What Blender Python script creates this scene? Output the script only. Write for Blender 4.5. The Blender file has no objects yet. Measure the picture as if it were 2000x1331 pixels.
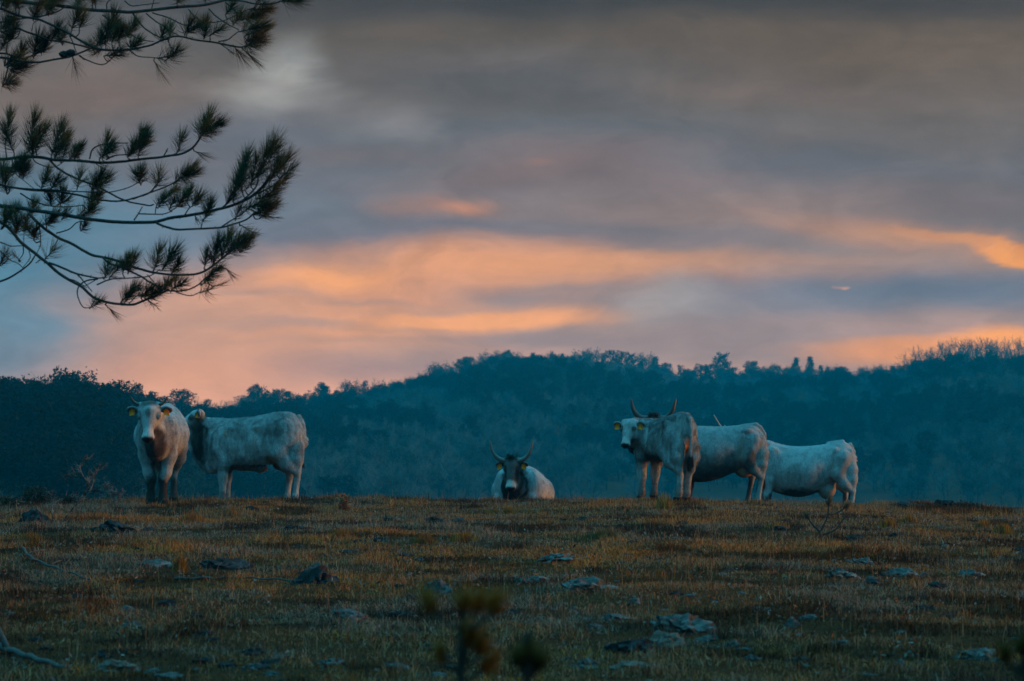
import bpy, math, random
import numpy as np
from mathutils import Vector, Matrix
R = math.radians
S = bpy.context.scene
C = S.collection
random.seed(7); rng = np.random.default_rng(7)

# ------------------------------------------------------------------ camera
FPX = 2000*100/36.0            # focal length in photograph pixels
CAM = Vector((0, 0, 1.6)); HROW = 830.0
PITCH = math.atan((HROW-665.5)/FPX)
cd = bpy.data.cameras.new('camera'); cam = bpy.data.objects.new('camera', cd); C.objects.link(cam)
cam.location = CAM; cam.rotation_euler = (R(90)+PITCH, 0, 0)
cd.lens = 100; cd.sensor_width = 36; cd.clip_start = .1; cd.clip_end = 9000
cd.dof.use_dof = True; cd.dof.focus_distance = 41.5; cd.dof.aperture_fstop = 5.0
S.camera = cam
def ray(px, row):
    v = Matrix.Rotation(PITCH, 3, 'X') @ Vector(((px-1000)/FPX, 1, (665.5-row)/FPX))
    return v/v.y
def P(px, row, Y):             # a point of the place at distance Y in front of the camera
    return CAM + ray(px, row)*Y

# ------------------------------------------------------------------ colour helpers
def lin(c):
    return tuple(((x/255)/12.92 if x/255 <= .04045 else ((x/255+.055)/1.055)**2.4) for x in c)

# ------------------------------------------------------------------ dusk light
S.view_settings.view_transform = 'Standard'; S.view_settings.look = 'None'
S.view_settings.exposure = 0.0; S.view_settings.gamma = 1.0
S.cycles.use_denoising = True
S.cycles.max_bounces = 6; S.cycles.diffuse_bounces = 3; S.cycles.volume_bounces = 1
S.cycles.transparent_max_bounces = 8; S.cycles.sample_clamp_indirect = 4
SUN_AZ, SUN_EL = 86.0, 3.8      # degrees clockwise from straight ahead, above the horizon
SUN_STR = 3.9; SUN_COL = (1.0, .36, .07); SUN_ANG = 8.0
AMB = (.048, .310, .43)            # the blue of the sky behind and overhead
AMB_K = 1.42
SKY_GAIN = 1.0
HAZE_COL = (.0, .60, .96); HAZE_D = .00044
sd = bpy.data.lights.new('sun', 'SUN'); sd.energy = SUN_STR; sd.color = SUN_COL; sd.angle = R(SUN_ANG)
so = bpy.data.objects.new('sun', sd); C.objects.link(so)
sdir = Vector((math.sin(R(SUN_AZ))*math.cos(R(SUN_EL)), math.cos(R(SUN_AZ))*math.cos(R(SUN_EL)), math.sin(R(SUN_EL))))
so.rotation_euler = sdir.to_track_quat('Z', 'Y').to_euler()

W = bpy.data.worlds.new('World'); S.world = W; W.use_nodes = True
nt = W.node_tree; nt.nodes.clear()
class NT:
    def __init__(s, t): s.t = t
    def n(s, typ, **k):
        x = s.t.nodes.new(typ)
        for a, v in k.items(): setattr(x, a, v)
        return x
    def l(s, a, b): s.t.links.new(a, b)
    def put(s, sock, v):
        if hasattr(v, 'is_output') or hasattr(v, 'links'): s.l(v, sock)
        else: sock.default_value = v
    def m(s, op, a, b=0.0, c=None, clamp=False):
        x = s.n('ShaderNodeMath', operation=op, use_clamp=clamp)
        s.put(x.inputs[0], a); s.put(x.inputs[1], b)
        if c is not None: s.put(x.inputs[2], c)
        return x.outputs[0]
    def mix(s, f, a, b, mode='MIX'):
        x = s.n('ShaderNodeMix', data_type='RGBA', blend_type=mode)
        s.put(x.inputs[0], f)
        s.put(x.inputs[6], a if hasattr(a, 'links') else (*a, 1)[:4]); s.put(x.inputs[7], b if hasattr(b, 'links') else (*b, 1)[:4])
        return x.outputs[2]
    def rng(s, v, a, b, c=0.0, d=1.0, smooth=True):
        x = s.n('ShaderNodeMapRange', interpolation_type='SMOOTHSTEP' if smooth else 'LINEAR')
        s.put(x.inputs[0], v); x.inputs[1].default_value = a; x.inputs[2].default_value = b
        x.inputs[3].default_value = c; x.inputs[4].default_value = d
        return x.outputs[0]
    def noise(s, vec, scale, detail=4, rough=.5, dist=0.0):
        x = s.n('ShaderNodeTexNoise'); x.inputs['Scale'].default_value = scale
        x.inputs['Detail'].default_value = detail; x.inputs['Roughness'].default_value = rough
        x.inputs['Distortion'].default_value = dist
        if vec is not None: s.l(vec, x.inputs['Vector'])
        return x
    def ramp(s, f, stops):
        x = s.n('ShaderNodeValToRGB'); e = x.color_ramp.elements
        while len(e) < len(stops): e.new(.5)
        for k, (p, c) in enumerate(stops): e[k].position = p; e[k].color = (*c, 1)[:4]
        s.l(f, x.inputs[0]); return x.outputs[0]
w = NT(nt)
tc = w.n('ShaderNodeTexCoord'); sep = w.n('ShaderNodeSeparateXYZ'); w.l(tc.outputs['Generated'], sep.inputs[0])
dx, dy, dz = sep.outputs
ysafe = w.m('MAXIMUM', dy, .2)
U = w.m('DIVIDE', dx, ysafe)                 # tangent of azimuth
V = w.m('DIVIDE', dz, ysafe)                 # tangent of elevation
comb = w.n('ShaderNodeCombineXYZ'); w.l(U, comb.inputs[0]); w.l(V, comb.inputs[1])
base = comb.outputs[0]
# wind drawn streaks warp the banks of cloud
st = w.n('ShaderNodeMapping'); st.inputs['Scale'].default_value = (9, 24, 1); w.l(base, st.inputs['Vector'])
wn = w.noise(st.outputs[0], 1.6, 6, .55, .6)
sub = w.n('ShaderNodeVectorMath', operation='SUBTRACT'); w.l(wn.outputs['Color'], sub.inputs[0]); sub.inputs[1].default_value = (.5, .5, .5)
mul = w.n('ShaderNodeVectorMath', operation='MULTIPLY'); w.l(sub.outputs[0], mul.inputs[0]); mul.inputs[1].default_value = (.042, .013, 0)
add = w.n('ShaderNodeVectorMath', operation='ADD'); w.l(base, add.inputs[0]); w.l(mul.outputs[0], add.inputs[1])
warp = add.outputs[0]
ws = w.n('ShaderNodeSeparateXYZ'); w.l(warp, ws.inputs[0])
def rv(row): return (HROW-row)/FPX
# base gradient of the cloud deck from the horizon up
g = w.rng(ws.outputs[1], rv(780), rv(0), 0, 1, smooth=False)
def gp(row): return (780-row)/780.0
HZ_IN = (.0, .09, .15)
def skc(c, row):               # the true colour of cloud that lies beyond the evening haze
    T = math.exp(-HAZE_D*min(880., 32./max(rv(row), .004)))
    return tuple(max((a-h_*(1-T))/T, 0) for a, h_ in zip(lin(c), HZ_IN))
grad = w.ramp(g, [(gp(780), skc((212,152,122), 780)), (gp(700), skc((158,132,124), 700)), (gp(620), skc((158,130,118), 620)), (gp(540), skc((150,126,116), 540)),
                  (gp(450), skc((122,114,116), 450)), (gp(330), skc((106,106,111), 330)), (gp(200), skc((112,104,99), 200)), (gp(70), skc((96,87,79), 70)), (gp(0), skc((72,70,70), 0))])
col = grad
BANKS = [ # px, row, half width, half height, tilt, colour, strength
 (40,560,330,150,0,(72,120,142),.95), (330,440,280,100,0,(98,124,142),.85), (60,410,200,90,0,(84,122,142),.7), (90,705,200,60,0,(104,124,138),.8),
 (170,190,260,70,0,(122,104,96),.75), (150,50,400,80,0,(92,94,98),.6), (420,330,220,60,0,(116,110,114),.6), (620,340,200,50,0,(112,108,112),.5),
 (525,160,90,50,18,(170,170,166),.95), (580,115,60,50,0,(148,148,146),.8), (545,150,50,20,25,(184,182,176),.8), (610,190,90,32,-12,(146,142,140),.7), (450,165,120,24,0,(132,126,120),.5),
 (820,250,60,30,0,(164,156,154),.85), (760,240,120,40,0,(128,124,124),.6),
 (1060,160,480,70,0,(92,92,94),.8), (450,255,230,50,0,(104,108,118),.7), (1000,270,460,50,2,(98,104,112),.6),
 (1150,305,260,40,0,(134,112,108),.7), (1750,110,450,100,0,(106,92,80),.85), (1560,255,120,30,-8,(122,112,108),.6), (1850,240,180,90,0,(106,98,94),.6),
 (1600,330,500,50,5,(104,104,110),.6), (1480,405,480,50,0,(146,122,114),.8), (1850,380,220,60,0,(118,108,108),.5),
 (650,395,180,60,0,(106,112,122),.7), (1250,2,900,30,0,(66,66,68),.75),
 (860,402,110,26,-2,(158,120,106),.8), (900,402,54,14,0,(196,134,104),.65), (800,460,480,32,0,(112,110,120),.75),
 (760,560,520,70,2,(218,150,110),.9), (1060,522,340,38,-3,(226,154,106),.88), (620,640,330,55,0,(226,154,106),.88), (1400,520,360,28,0,(206,146,106),.85), (960,622,280,30,3,(236,158,100),.95), (640,545,130,26,0,(238,160,100),.85),
 (1000,585,90,20,0,(140,122,120),.75), (540,636,150,12,0,(150,126,120),.75), (570,722,240,22,0,(136,116,118),.8), (1080,666,240,18,-2,(142,122,120),.8), (640,668,200,9,0,(160,130,120),.4),
 (900,604,170,9,2,(168,134,120),.6), (700,590,160,8,-2,(172,134,118),.55), (470,575,150,9,0,(160,132,122),.6), (1120,560,140,9,2,(160,132,122),.6), (820,645,150,7,0,(176,138,120),.5), (1000,345,240,30,3,(132,110,106),.6), (1330,350,200,20,4,(128,110,108),.6), (700,300,200,18,-3,(122,110,110),.5), (1500,180,260,26,4,(116,102,96),.6), (900,120,260,20,3,(108,100,98),.5),
 (1230,575,260,34,0,(142,128,128),.7), (1300,580,90,44,10,(186,170,160),.9), (1240,600,40,20,20,(180,160,150),.5), (1500,600,260,50,0,(134,126,130),.75),
 (1740,565,420,46,2,(108,113,126),.95), (1960,565,220,36,0,(104,112,126),.7), (1650,515,200,14,0,(140,124,122),.5),
 (1975,494,230,17,12,(240,150,74),1.0), (1790,462,240,28,8,(184,134,104),.85), (1990,503,60,12,14,(246,162,84),.6),
 (1680,655,420,36,0,(172,136,124),.8), (1480,660,240,40,0,(150,132,130),.6), (1880,690,330,30,0,(226,148,92),.95), (1970,664,110,18,0,(244,156,78),.9),
 (380,725,260,70,0,(212,148,112),.9), (420,615,200,55,0,(200,148,120),.7), (1000,700,130,18,0,(190,140,120),.5),
 (1640,551,12,3,0,(200,150,126),.9), (1048,323,24,7,0,(140,112,106),.8),
]
for (px, row, hw, hh, tilt, c, k) in BANKS:
    mp = w.n('ShaderNodeMapping', vector_type='TEXTURE')
    mp.inputs['Location'].default_value = ((px-1000)/FPX, rv(row), 0)
    mp.inputs['Rotation'].default_value = (0, 0, R(-tilt) if px > 1400 else R(tilt))
    mp.inputs['Scale'].default_value = (hw/FPX, hh/FPX, 1)
    w.l(warp, mp.inputs['Vector'])
    ln = w.n('ShaderNodeVectorMath', operation='LENGTH'); w.l(mp.outputs[0], ln.inputs[0])
    f = w.rng(ln.outputs['Value'], 1.3, .45, 0, k) if k >= .95 and hh < 40 else w.rng(ln.outputs['Value'], 1.7, 0, 0, k)
    col = w.mix(f, col, skc(c, row))
# finer wisps
s2 = w.n('ShaderNodeMapping'); s2.inputs['Scale'].default_value = (14, 48, 1); w.l(warp, s2.inputs['Vector'])
wz = w.noise(s2.outputs[0], 1.0, 7, .6, .3)
fac = w.rng(wz.outputs['Fac'], .3, .7, .89, 1.11)
s3 = w.n('ShaderNodeMapping'); s3.inputs['Scale'].default_value = (22, 36, 1); w.l(warp, s3.inputs['Vector'])
wq = w.noise(s3.outputs[0], 1.0, 6, .6, .8)
fac = w.m('MULTIPLY', fac, w.rng(wq.outputs['Fac'], .3, .7, .91, 1.09))
s4 = w.n('ShaderNodeMapping'); s4.inputs['Scale'].default_value = (70, 170, 1); w.l(warp, s4.inputs['Vector'])
w4 = w.noise(s4.outputs[0], 1.0, 5, .65, .5)
fac = w.m('MULTIPLY', fac, w.rng(w4.outputs['Fac'], .3, .7, .965, 1.035))
vm = w.n('ShaderNodeVectorMath', operation='SCALE'); w.l(col, vm.inputs[0]); w.l(w.m('MULTIPLY', fac, SKY_GAIN), vm.inputs['Scale'])
frame_sky = vm.outputs[0]
# the rest of the sky: deep blue dusk, physical gradient plus cloud noise
sky = w.n('ShaderNodeTexSky', sky_type='NISHITA', sun_disc=False)
sky.sun_elevation = R(SUN_EL); sky.sun_rotation = R(SUN_AZ); sky.air_density = 1.5; sky.dust_density = 1.0; sky.ozone_density = 4
sk = w.n('ShaderNodeVectorMath', operation='SCALE'); w.l(sky.outputs[0], sk.inputs[0]); sk.inputs['Scale'].default_value = .012
bl = w.noise(tc.outputs['Generated'], 2.2, 5, .55)
bf = w.rng(bl.outputs['Fac'], .3, .7, .75, 1.25)
am = w.n('ShaderNodeVectorMath', operation='SCALE'); am.inputs[0].default_value = AMB; w.l(w.m('MULTIPLY', w.m('MULTIPLY', bf, AMB_K), w.rng(dz, .04, .95, .10, 2.3)), am.inputs['Scale'])
ab = w.n('ShaderNodeVectorMath', operation='ADD'); w.l(am.outputs[0], ab.inputs[0]); w.l(sk.outputs[0], ab.inputs[1])
# a warm band lies low all round the side where the sun went
warmf = w.m('MULTIPLY', w.m('MULTIPLY', w.rng(dx, .35, .98), w.rng(dz, .30, .02)), w.rng(dy, -.10, .30))
amb_sky = w.mix(w.m('MULTIPLY', warmf, .8), ab.outputs[0], (.38, .22, .13))
lowf = w.rng(dz, -.02, -.12)
front = w.m('MULTIPLY', w.rng(dy, .45, .9), w.rng(dz, .40, .17))
final = w.mix(front, amb_sky, frame_sky)
final = w.mix(lowf, final, (.02, .05, .06))
bg = w.n('ShaderNodeBackground'); w.l(final, bg.inputs[0]); bg.inputs[1].default_value = 1.0
wo = w.n('ShaderNodeOutputWorld'); w.l(bg.outputs[0], wo.inputs[0])
W.cycles.sampling_method = 'MANUAL'; W.cycles.sample_map_resolution = 512

# ------------------------------------------------------------------ object helpers
def tag(o, label=None, cat=None, group=None, kind=None):
    if label: o['label'] = label
    if cat: o['category'] = cat
    if group: o['group'] = group
    if kind: o['kind'] = kind
    return o
def empty(name, loc=(0, 0, 0), rz=0.0):
    o = bpy.data.objects.new(name, None); C.objects.link(o); o.location = loc; o.rotation_euler = (0, 0, rz)
    o.empty_display_size = .2
    return o
def mesh_np(name, V, F, mat=None, parent=None, smooth=False, cols=None, facecol=None, loc=None, attrs=None):
    """V (n,3); F list of (m,k) arrays of indices; cols (n,3) point colours"""
    me = bpy.data.meshes.new(name)
    V = np.asarray(V, dtype=np.float32)
    if isinstance(F, np.ndarray): F = [F]
    F = [np.asarray(f, dtype=np.int32) for f in F if len(f)]
    me.vertices.add(len(V)); me.vertices.foreach_set('co', V.ravel())
    nl = sum(f.size for f in F); npoly = sum(len(f) for f in F)
    me.loops.add(nl); me.polygons.add(npoly)
    me.loops.foreach_set('vertex_index', np.concatenate([f.ravel() for f in F]))
    tot = np.concatenate([np.full(len(f), f.shape[1], np.int32) for f in F])
    me.polygons.foreach_set('loop_start', np.concatenate([[0], np.cumsum(tot)[:-1]]).astype(np.int32))
    me.polygons.foreach_set('loop_total', tot)
    if smooth: me.polygons.foreach_set('use_smooth', np.ones(npoly, bool))
    me.update(calc_edges=True)
    if cols is not None:
        a = me.color_attributes.new('tint', 'FLOAT_COLOR', 'POINT')
        cc = np.ones((len(V), 4), np.float32); cc[:, :3] = cols; a.data.foreach_set('color', cc.ravel())
    for k, v in (attrs or {}).items():
        v = np.asarray(v)
        if v.ndim == 2:
            a = me.attributes.new(k, 'FLOAT_VECTOR', 'POINT'); a.data.foreach_set('vector', v.astype(np.float32).ravel())
        elif v.dtype.kind == 'i':
            a = me.attributes.new(k, 'INT', 'POINT'); a.data.foreach_set('value', v.astype(np.int32))
        else:
            a = me.attributes.new(k, 'FLOAT', 'POINT'); a.data.foreach_set('value', v.astype(np.float32))
    if mat: me.materials.append(mat)
    o = bpy.data.objects.new(name, me); C.objects.link(o)
    if parent: o.parent = parent
    if loc is not None: o.location = loc
    return o
class Buf:
    """collects shapes that make up ONE part"""
    def __init__(s): s.v = []; s.f = {3: [], 4: []}; s.c = []; s.n = 0
    def add(s, V, F, col=None):
        V = np.asarray(V, float); F = np.asarray(F)
        s.v.append(V); s.f[F.shape[1]].append(F+s.n); s.n += len(V)
        s.c.append(np.broadcast_to(np.asarray(col if col is not None else (1, 1, 1), float), (len(V), 3)))
    def tube(s, pts, rad, n=6, col=None, cap=True):
        pts = np.asarray(pts, float); rad = np.broadcast_to(np.asarray(rad, float), (len(pts),))
        t = np.gradient(pts, axis=0); t /= np.linalg.norm(t, axis=1)[:, None]+1e-9
        up = np.array([.31, .17, .93]); a = np.cross(t, up); a /= np.linalg.norm(a, axis=1)[:, None]+1e-9
        b = np.cross(t, a)
        th = np.linspace(0, 2*math.pi, n, endpoint=False)
        ring = pts[:, None, :] + rad[:, None, None]*(np.cos(th)[None, :, None]*a[:, None, :]+np.sin(th)[None, :, None]*b[:, None, :])
        V = ring.reshape(-1, 3); k = len(pts)
        i = np.arange(k-1)[:, None]*n; j = np.arange(n)[None, :]; j2 = (j+1) % n
        F = np.stack([i+j, i+j2, i+n+j2, i+n+j], -1).reshape(-1, 4)
        if cap:
            V = np.vstack([V, pts[:1], pts[-1:]]); c0 = k*n; c1 = c0+1; jj = np.arange(n); j2 = (jj+1) % n
            T = np.vstack([np.stack([np.full(n, c0), j2, jj], 1), np.stack([np.full(n, c1), (k-1)*n+jj, (k-1)*n+j2], 1)])
            base = s.n; s.add(V, F, col); s.f[3].append(T+base)
        else: s.add(V, F, col)
    def build(s, name, mat, parent=None, smooth=False, loc=None):
        F = [np.vstack(s.f[k]) for k in (3, 4) if s.f[k]]
        return mesh_np(name, np.vstack(s.v), F, mat, parent, smooth, np.vstack(s.c), loc=loc)

def hash3(ix, iy, iz):
    h = (ix.astype(np.int64)*374761393 + iy.astype(np.int64)*668265263 + iz.astype(np.int64)*2147483647) & 0xffffffff
    h = ((h ^ (h >> 13))*1274126177) & 0xffffffff
    return ((h ^ (h >> 16)) & 0xffff)/65535.0
def vnoise(p):
    p = np.asarray(p, float); i = np.floor(p).astype(np.int64); f = p-i; f = f*f*(3-2*f)
    r = 0
    for a in (0, 1):
        for b in (0, 1):
            for c in (0, 1):
                wt = (f[..., 0] if a else 1-f[..., 0])*(f[..., 1] if b else 1-f[..., 1])*(f[..., 2] if c else 1-f[..., 2])
                r = r+wt*hash3(i[..., 0]+a, i[..., 1]+b, i[..., 2]+c)
    return r
def fbm(p, o=4):
    r = 0; a = .5; t = 0; p = np.asarray(p, float)
    for k in range(o): r = r+a*vnoise(p*2**k+17.3*k); t += a; a *= .5
    return r/t
def nz2(x, y, s, o=3, z=0.0):
    x = np.asarray(x, float); y = np.asarray(y, float)
    return fbm(np.stack(np.broadcast_arrays(x/s, y/s, z+0*x), -1), o)
def smooth01(t): t = np.clip(t, 0, 1); return t*t*(3-2*t)
def spline(pts, n):
    pts = np.asarray(pts, float)
    if len(pts) < 3: return np.array([pts[0]+(pts[-1]-pts[0])*t for t in np.linspace(0, 1, n)])
    q = np.vstack([2*pts[0]-pts[1], pts, 2*pts[-1]-pts[-2]]); m = len(pts)-1; out = []
    for t in np.linspace(0, m, n):
        i = min(int(t), m-1); u = t-i; a, b, c, d = q[i], q[i+1], q[i+2], q[i+3]
        out.append(.5*((2*b)+(-a+c)*u+(2*a-5*b+4*c-d)*u*u+(-a+3*b-3*c+d)*u**3))
    return np.array(out)

# ------------------------------------------------------------------ materials
def mat(name, color=(.5, .5, .5), rough=.9, tint=False, noise=None, spec=.03, transl=0.0, bump=0.0, jitter=None, sheen=0.0):
    m = bpy.data.materials.new(name); m.use_nodes = True; t = NT(m.node_tree); m.node_tree.nodes.clear()
    b = t.n('ShaderNodeBsdfPrincipled'); b.inputs['Roughness'].default_value = rough
    b.inputs['Specular IOR Level'].default_value = spec
    if sheen: b.inputs['Sheen Weight'].default_value = sheen; b.inputs['Sheen Roughness'].default_value = .5
    co = t.n('ShaderNodeTexCoord').outputs['Object']
    if tint:
        a = t.n('ShaderNodeAttribute', attribute_name='tint'); c = a.outputs['Color']
        if color != (.5, .5, .5): c = t.mix(1.0, c, color, 'MULTIPLY')
    else:
        rgb = t.n('ShaderNodeRGB'); rgb.outputs[0].default_value = (*color, 1); c = rgb.outputs[0]
    if noise:
        sc, amt, col2 = noise
        nn = t.noise(co, sc, 6, .62); f = t.rng(nn.outputs['Fac'], .38, .66, 0, amt)
        c = t.mix(f, c, col2)
    if jitter:
        oi = t.n('ShaderNodeObjectInfo'); hs = t.n('ShaderNodeHueSaturation'); t.l(c, hs.inputs['Color'])
        t.l(t.rng(oi.outputs['Random'], 0, 1, 1-jitter, 1+jitter, False), hs.inputs['Value']); c = hs.outputs[0]
    t.l(c, b.inputs['Base Color'])
    if bump:
        nb = t.noise(co, bump, 5, .6); bp = t.n('ShaderNodeBump'); bp.inputs['Strength'].default_value = .5
        bp.inputs['Distance'].default_value = .4/bump; t.l(nb.outputs['Fac'], bp.inputs['Height']); t.l(bp.outputs[0], b.inputs['Normal'])
    o = t.n('ShaderNodeOutputMaterial')
    if transl:
        tr = t.n('ShaderNodeBsdfTranslucent'); t.l(c, tr.inputs['Color']); mx = t.n('ShaderNodeMixShader'); mx.inputs[0].default_value = transl
        t.l(b.outputs[0], mx.inputs[1]); t.l(tr.outputs[0], mx.inputs[2]); t.l(mx.outputs[0], o.inputs[0])
    else: t.l(b.outputs[0], o.inputs[0])
    return m

# ------------------------------------------------------------------ terrain
CX = (np.array([-600, 0, 300, 600, 1000, 1250, 1450, 1650, 2000, 2600])-1000)*41/FPX
CR = np.array([982, 986, 986, 986, 983, 979, 984, 992, 998, 1004])
CZ = 1.6-(CR-HROW)*41/FPX
# skyline of the wooded hill: picture column, distance, top of the canopy (picture row)
SK_PX = np.array([-900, -300, 0, 100, 200, 280, 360, 430, 500, 600, 700, 800, 880, 960, 1050, 1200, 1280, 1350, 1450, 1550, 1680, 1760, 1820, 1880, 1950, 2050, 2400, 3000])
SK_Y = np.array([260, 260, 265, 270, 285, 330, 420, 500, 540, 590, 630, 670, 700, 730, 750, 770, 780, 780, 780, 770, 750, 735, 720, 715, 710, 710, 700, 700])
SK_R = np.array([740, 750, 756, 748, 762, 787, 790, 800, 782, 780, 768, 750, 735, 708, 698, 700, 712, 726, 730, 726, 728, 722, 702, 694, 692, 700, 700, 690])
ZB = -10.5
def hill(px):
    D = np.interp(px, SK_PX, SK_Y); r = np.interp(px, SK_PX, SK_R)
    H = np.where(D < 320, 8.0, 7.0)
    H = np.interp(D, [280, 450], [8.5, 6.0])
    return D, 1.6+(HROW-r)*D/FPX-H
def gz(x, y):
    x = np.asarray(x, float); y = np.asarray(y, float)
    zc = np.interp(x, CX, CZ)
    up = 1-np.clip((42-y)/30, 0, 1)**1.5
    z = zc*up
    d = np.clip(y-42, 0, None); drop = .088*d*d/(d+2)
    z = z-drop
    z = np.where(z < -7, -7-(1-np.exp(-(-7-z)/3.5))*3.5, z)
    near = smooth01((70-y)/30)
    z = z+near*((nz2(x, y, 3.1, 3)-.5)*.14+(nz2(x, y, .8, 2, 5.)-.5)*.05)*smooth01((y-6)/6)
    yy = np.maximum(y, 60.); px = 1000+x*FPX/yy
    D, zr = hill(px); db = D*.5
    t = np.clip((y-db)/(D-db), 0, 1)
    zh = ZB+(zr-ZB)*(1-(1-t)**1.7)
    zh = np.where(y > D, zr-.05*(y-D), zh)+(nz2(x, y, 45, 2, 9.)-.5)*3.0*t
    wgt = smooth01((y-db+15)/40)
    z = np.where(y > 60, z*(1-wgt)+zh*wgt, z)
    z = np.where(y > D+150, np.maximum(z, -14), z)
    return z
def gz1(x, y): return float(gz(np.array([x]), np.array([y]))[0])
def on_ground(px, row, lo=12., hi=42.):          # where the line of sight to a foot point meets the meadow
    r = ray(px, row)
    ys = np.linspace(lo, hi, 1200); d = (CAM.z+r.z*ys)-gz(r.x*ys, ys)
    k = np.where(d <= 0)[0]; y = ys[k[0]] if len(k) else hi
    return r.x*y, y, gz1(r.x*y, y)

def lines(*seg):
    out = [seg[0][0]]
    for a, b, st in seg:
        n = max(1, int(round((b-a)/st))); out += list(np.linspace(a, b, n+1)[1:])
    return np.array(out)
gx = lines((-3000, -600, 240), (-600, -160, 20), (-160, -30, 5), (-30, -10, .8), (-10, 10, .14), (10, 30, .8), (30, 160, 5), (160, 600, 20), (600, 3000, 240))
gy = lines((-400, -40, 40), (-40, 4, 4), (4, 12, .8), (12, 54, .14), (54, 80, 1), (80, 900, 8), (900, 4200, 300))
XX, YY = np.meshgrid(gx, gy); nx, ny = len(gx), len(gy)
GV = np.stack([XX.ravel(), YY.ravel(), gz(XX.ravel(), YY.ravel())], 1)
ii = (np.arange(ny-1)[:, None]*nx+np.arange(nx-1)[None, :]).ravel()
GF = np.stack([ii, ii+1, ii+nx+1, ii+nx], 1)
m = bpy.data.materials.new('turf'); m.use_nodes = True; t = NT(m.node_tree); m.node_tree.nodes.clear()
b = t.n('ShaderNodeBsdfPrincipled'); b.inputs['Roughness'].default_value = .95; b.inputs['Specular IOR Level'].default_value = .0
co = t.n('ShaderNodeTexCoord').outputs['Object']
n1 = t.noise(co, .9, 6, .6); n2 = t.noise(co, 14, 6, .7)
c = t.ramp(n1.outputs['Fac'], [(.3, (.055, .016, .009)), (.5, (.115, .036, .016)), (.7, (.065, .024, .015))])
c = t.mix(t.rng(n2.outputs['Fac'], .45, .7, 0, .75), c, (.016, .010, .008))
n3 = t.noise(co, 40, 4, .6); c = t.mix(t.rng(n3.outputs['Fac'], .56, .70, 0, .6), c, (.26, .15, .09))
t.l(c, b.inputs['Base Color']); bp = t.n('ShaderNodeBump'); bp.inputs['Strength'].default_value = .9; bp.inputs['Distance'].default_value = .04
t.l(n2.outputs['Fac'], bp.inputs['Height']); t.l(bp.outputs[0], b.inputs['Normal'])
o = t.n('ShaderNodeOutputMaterial'); t.l(b.outputs[0], o.inputs[0])
ground = mesh_np('ground', GV, GF, m, smooth=True)
tag(ground, 'brown autumn meadow rising to a low crest', 'ground', kind='structure')

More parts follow.
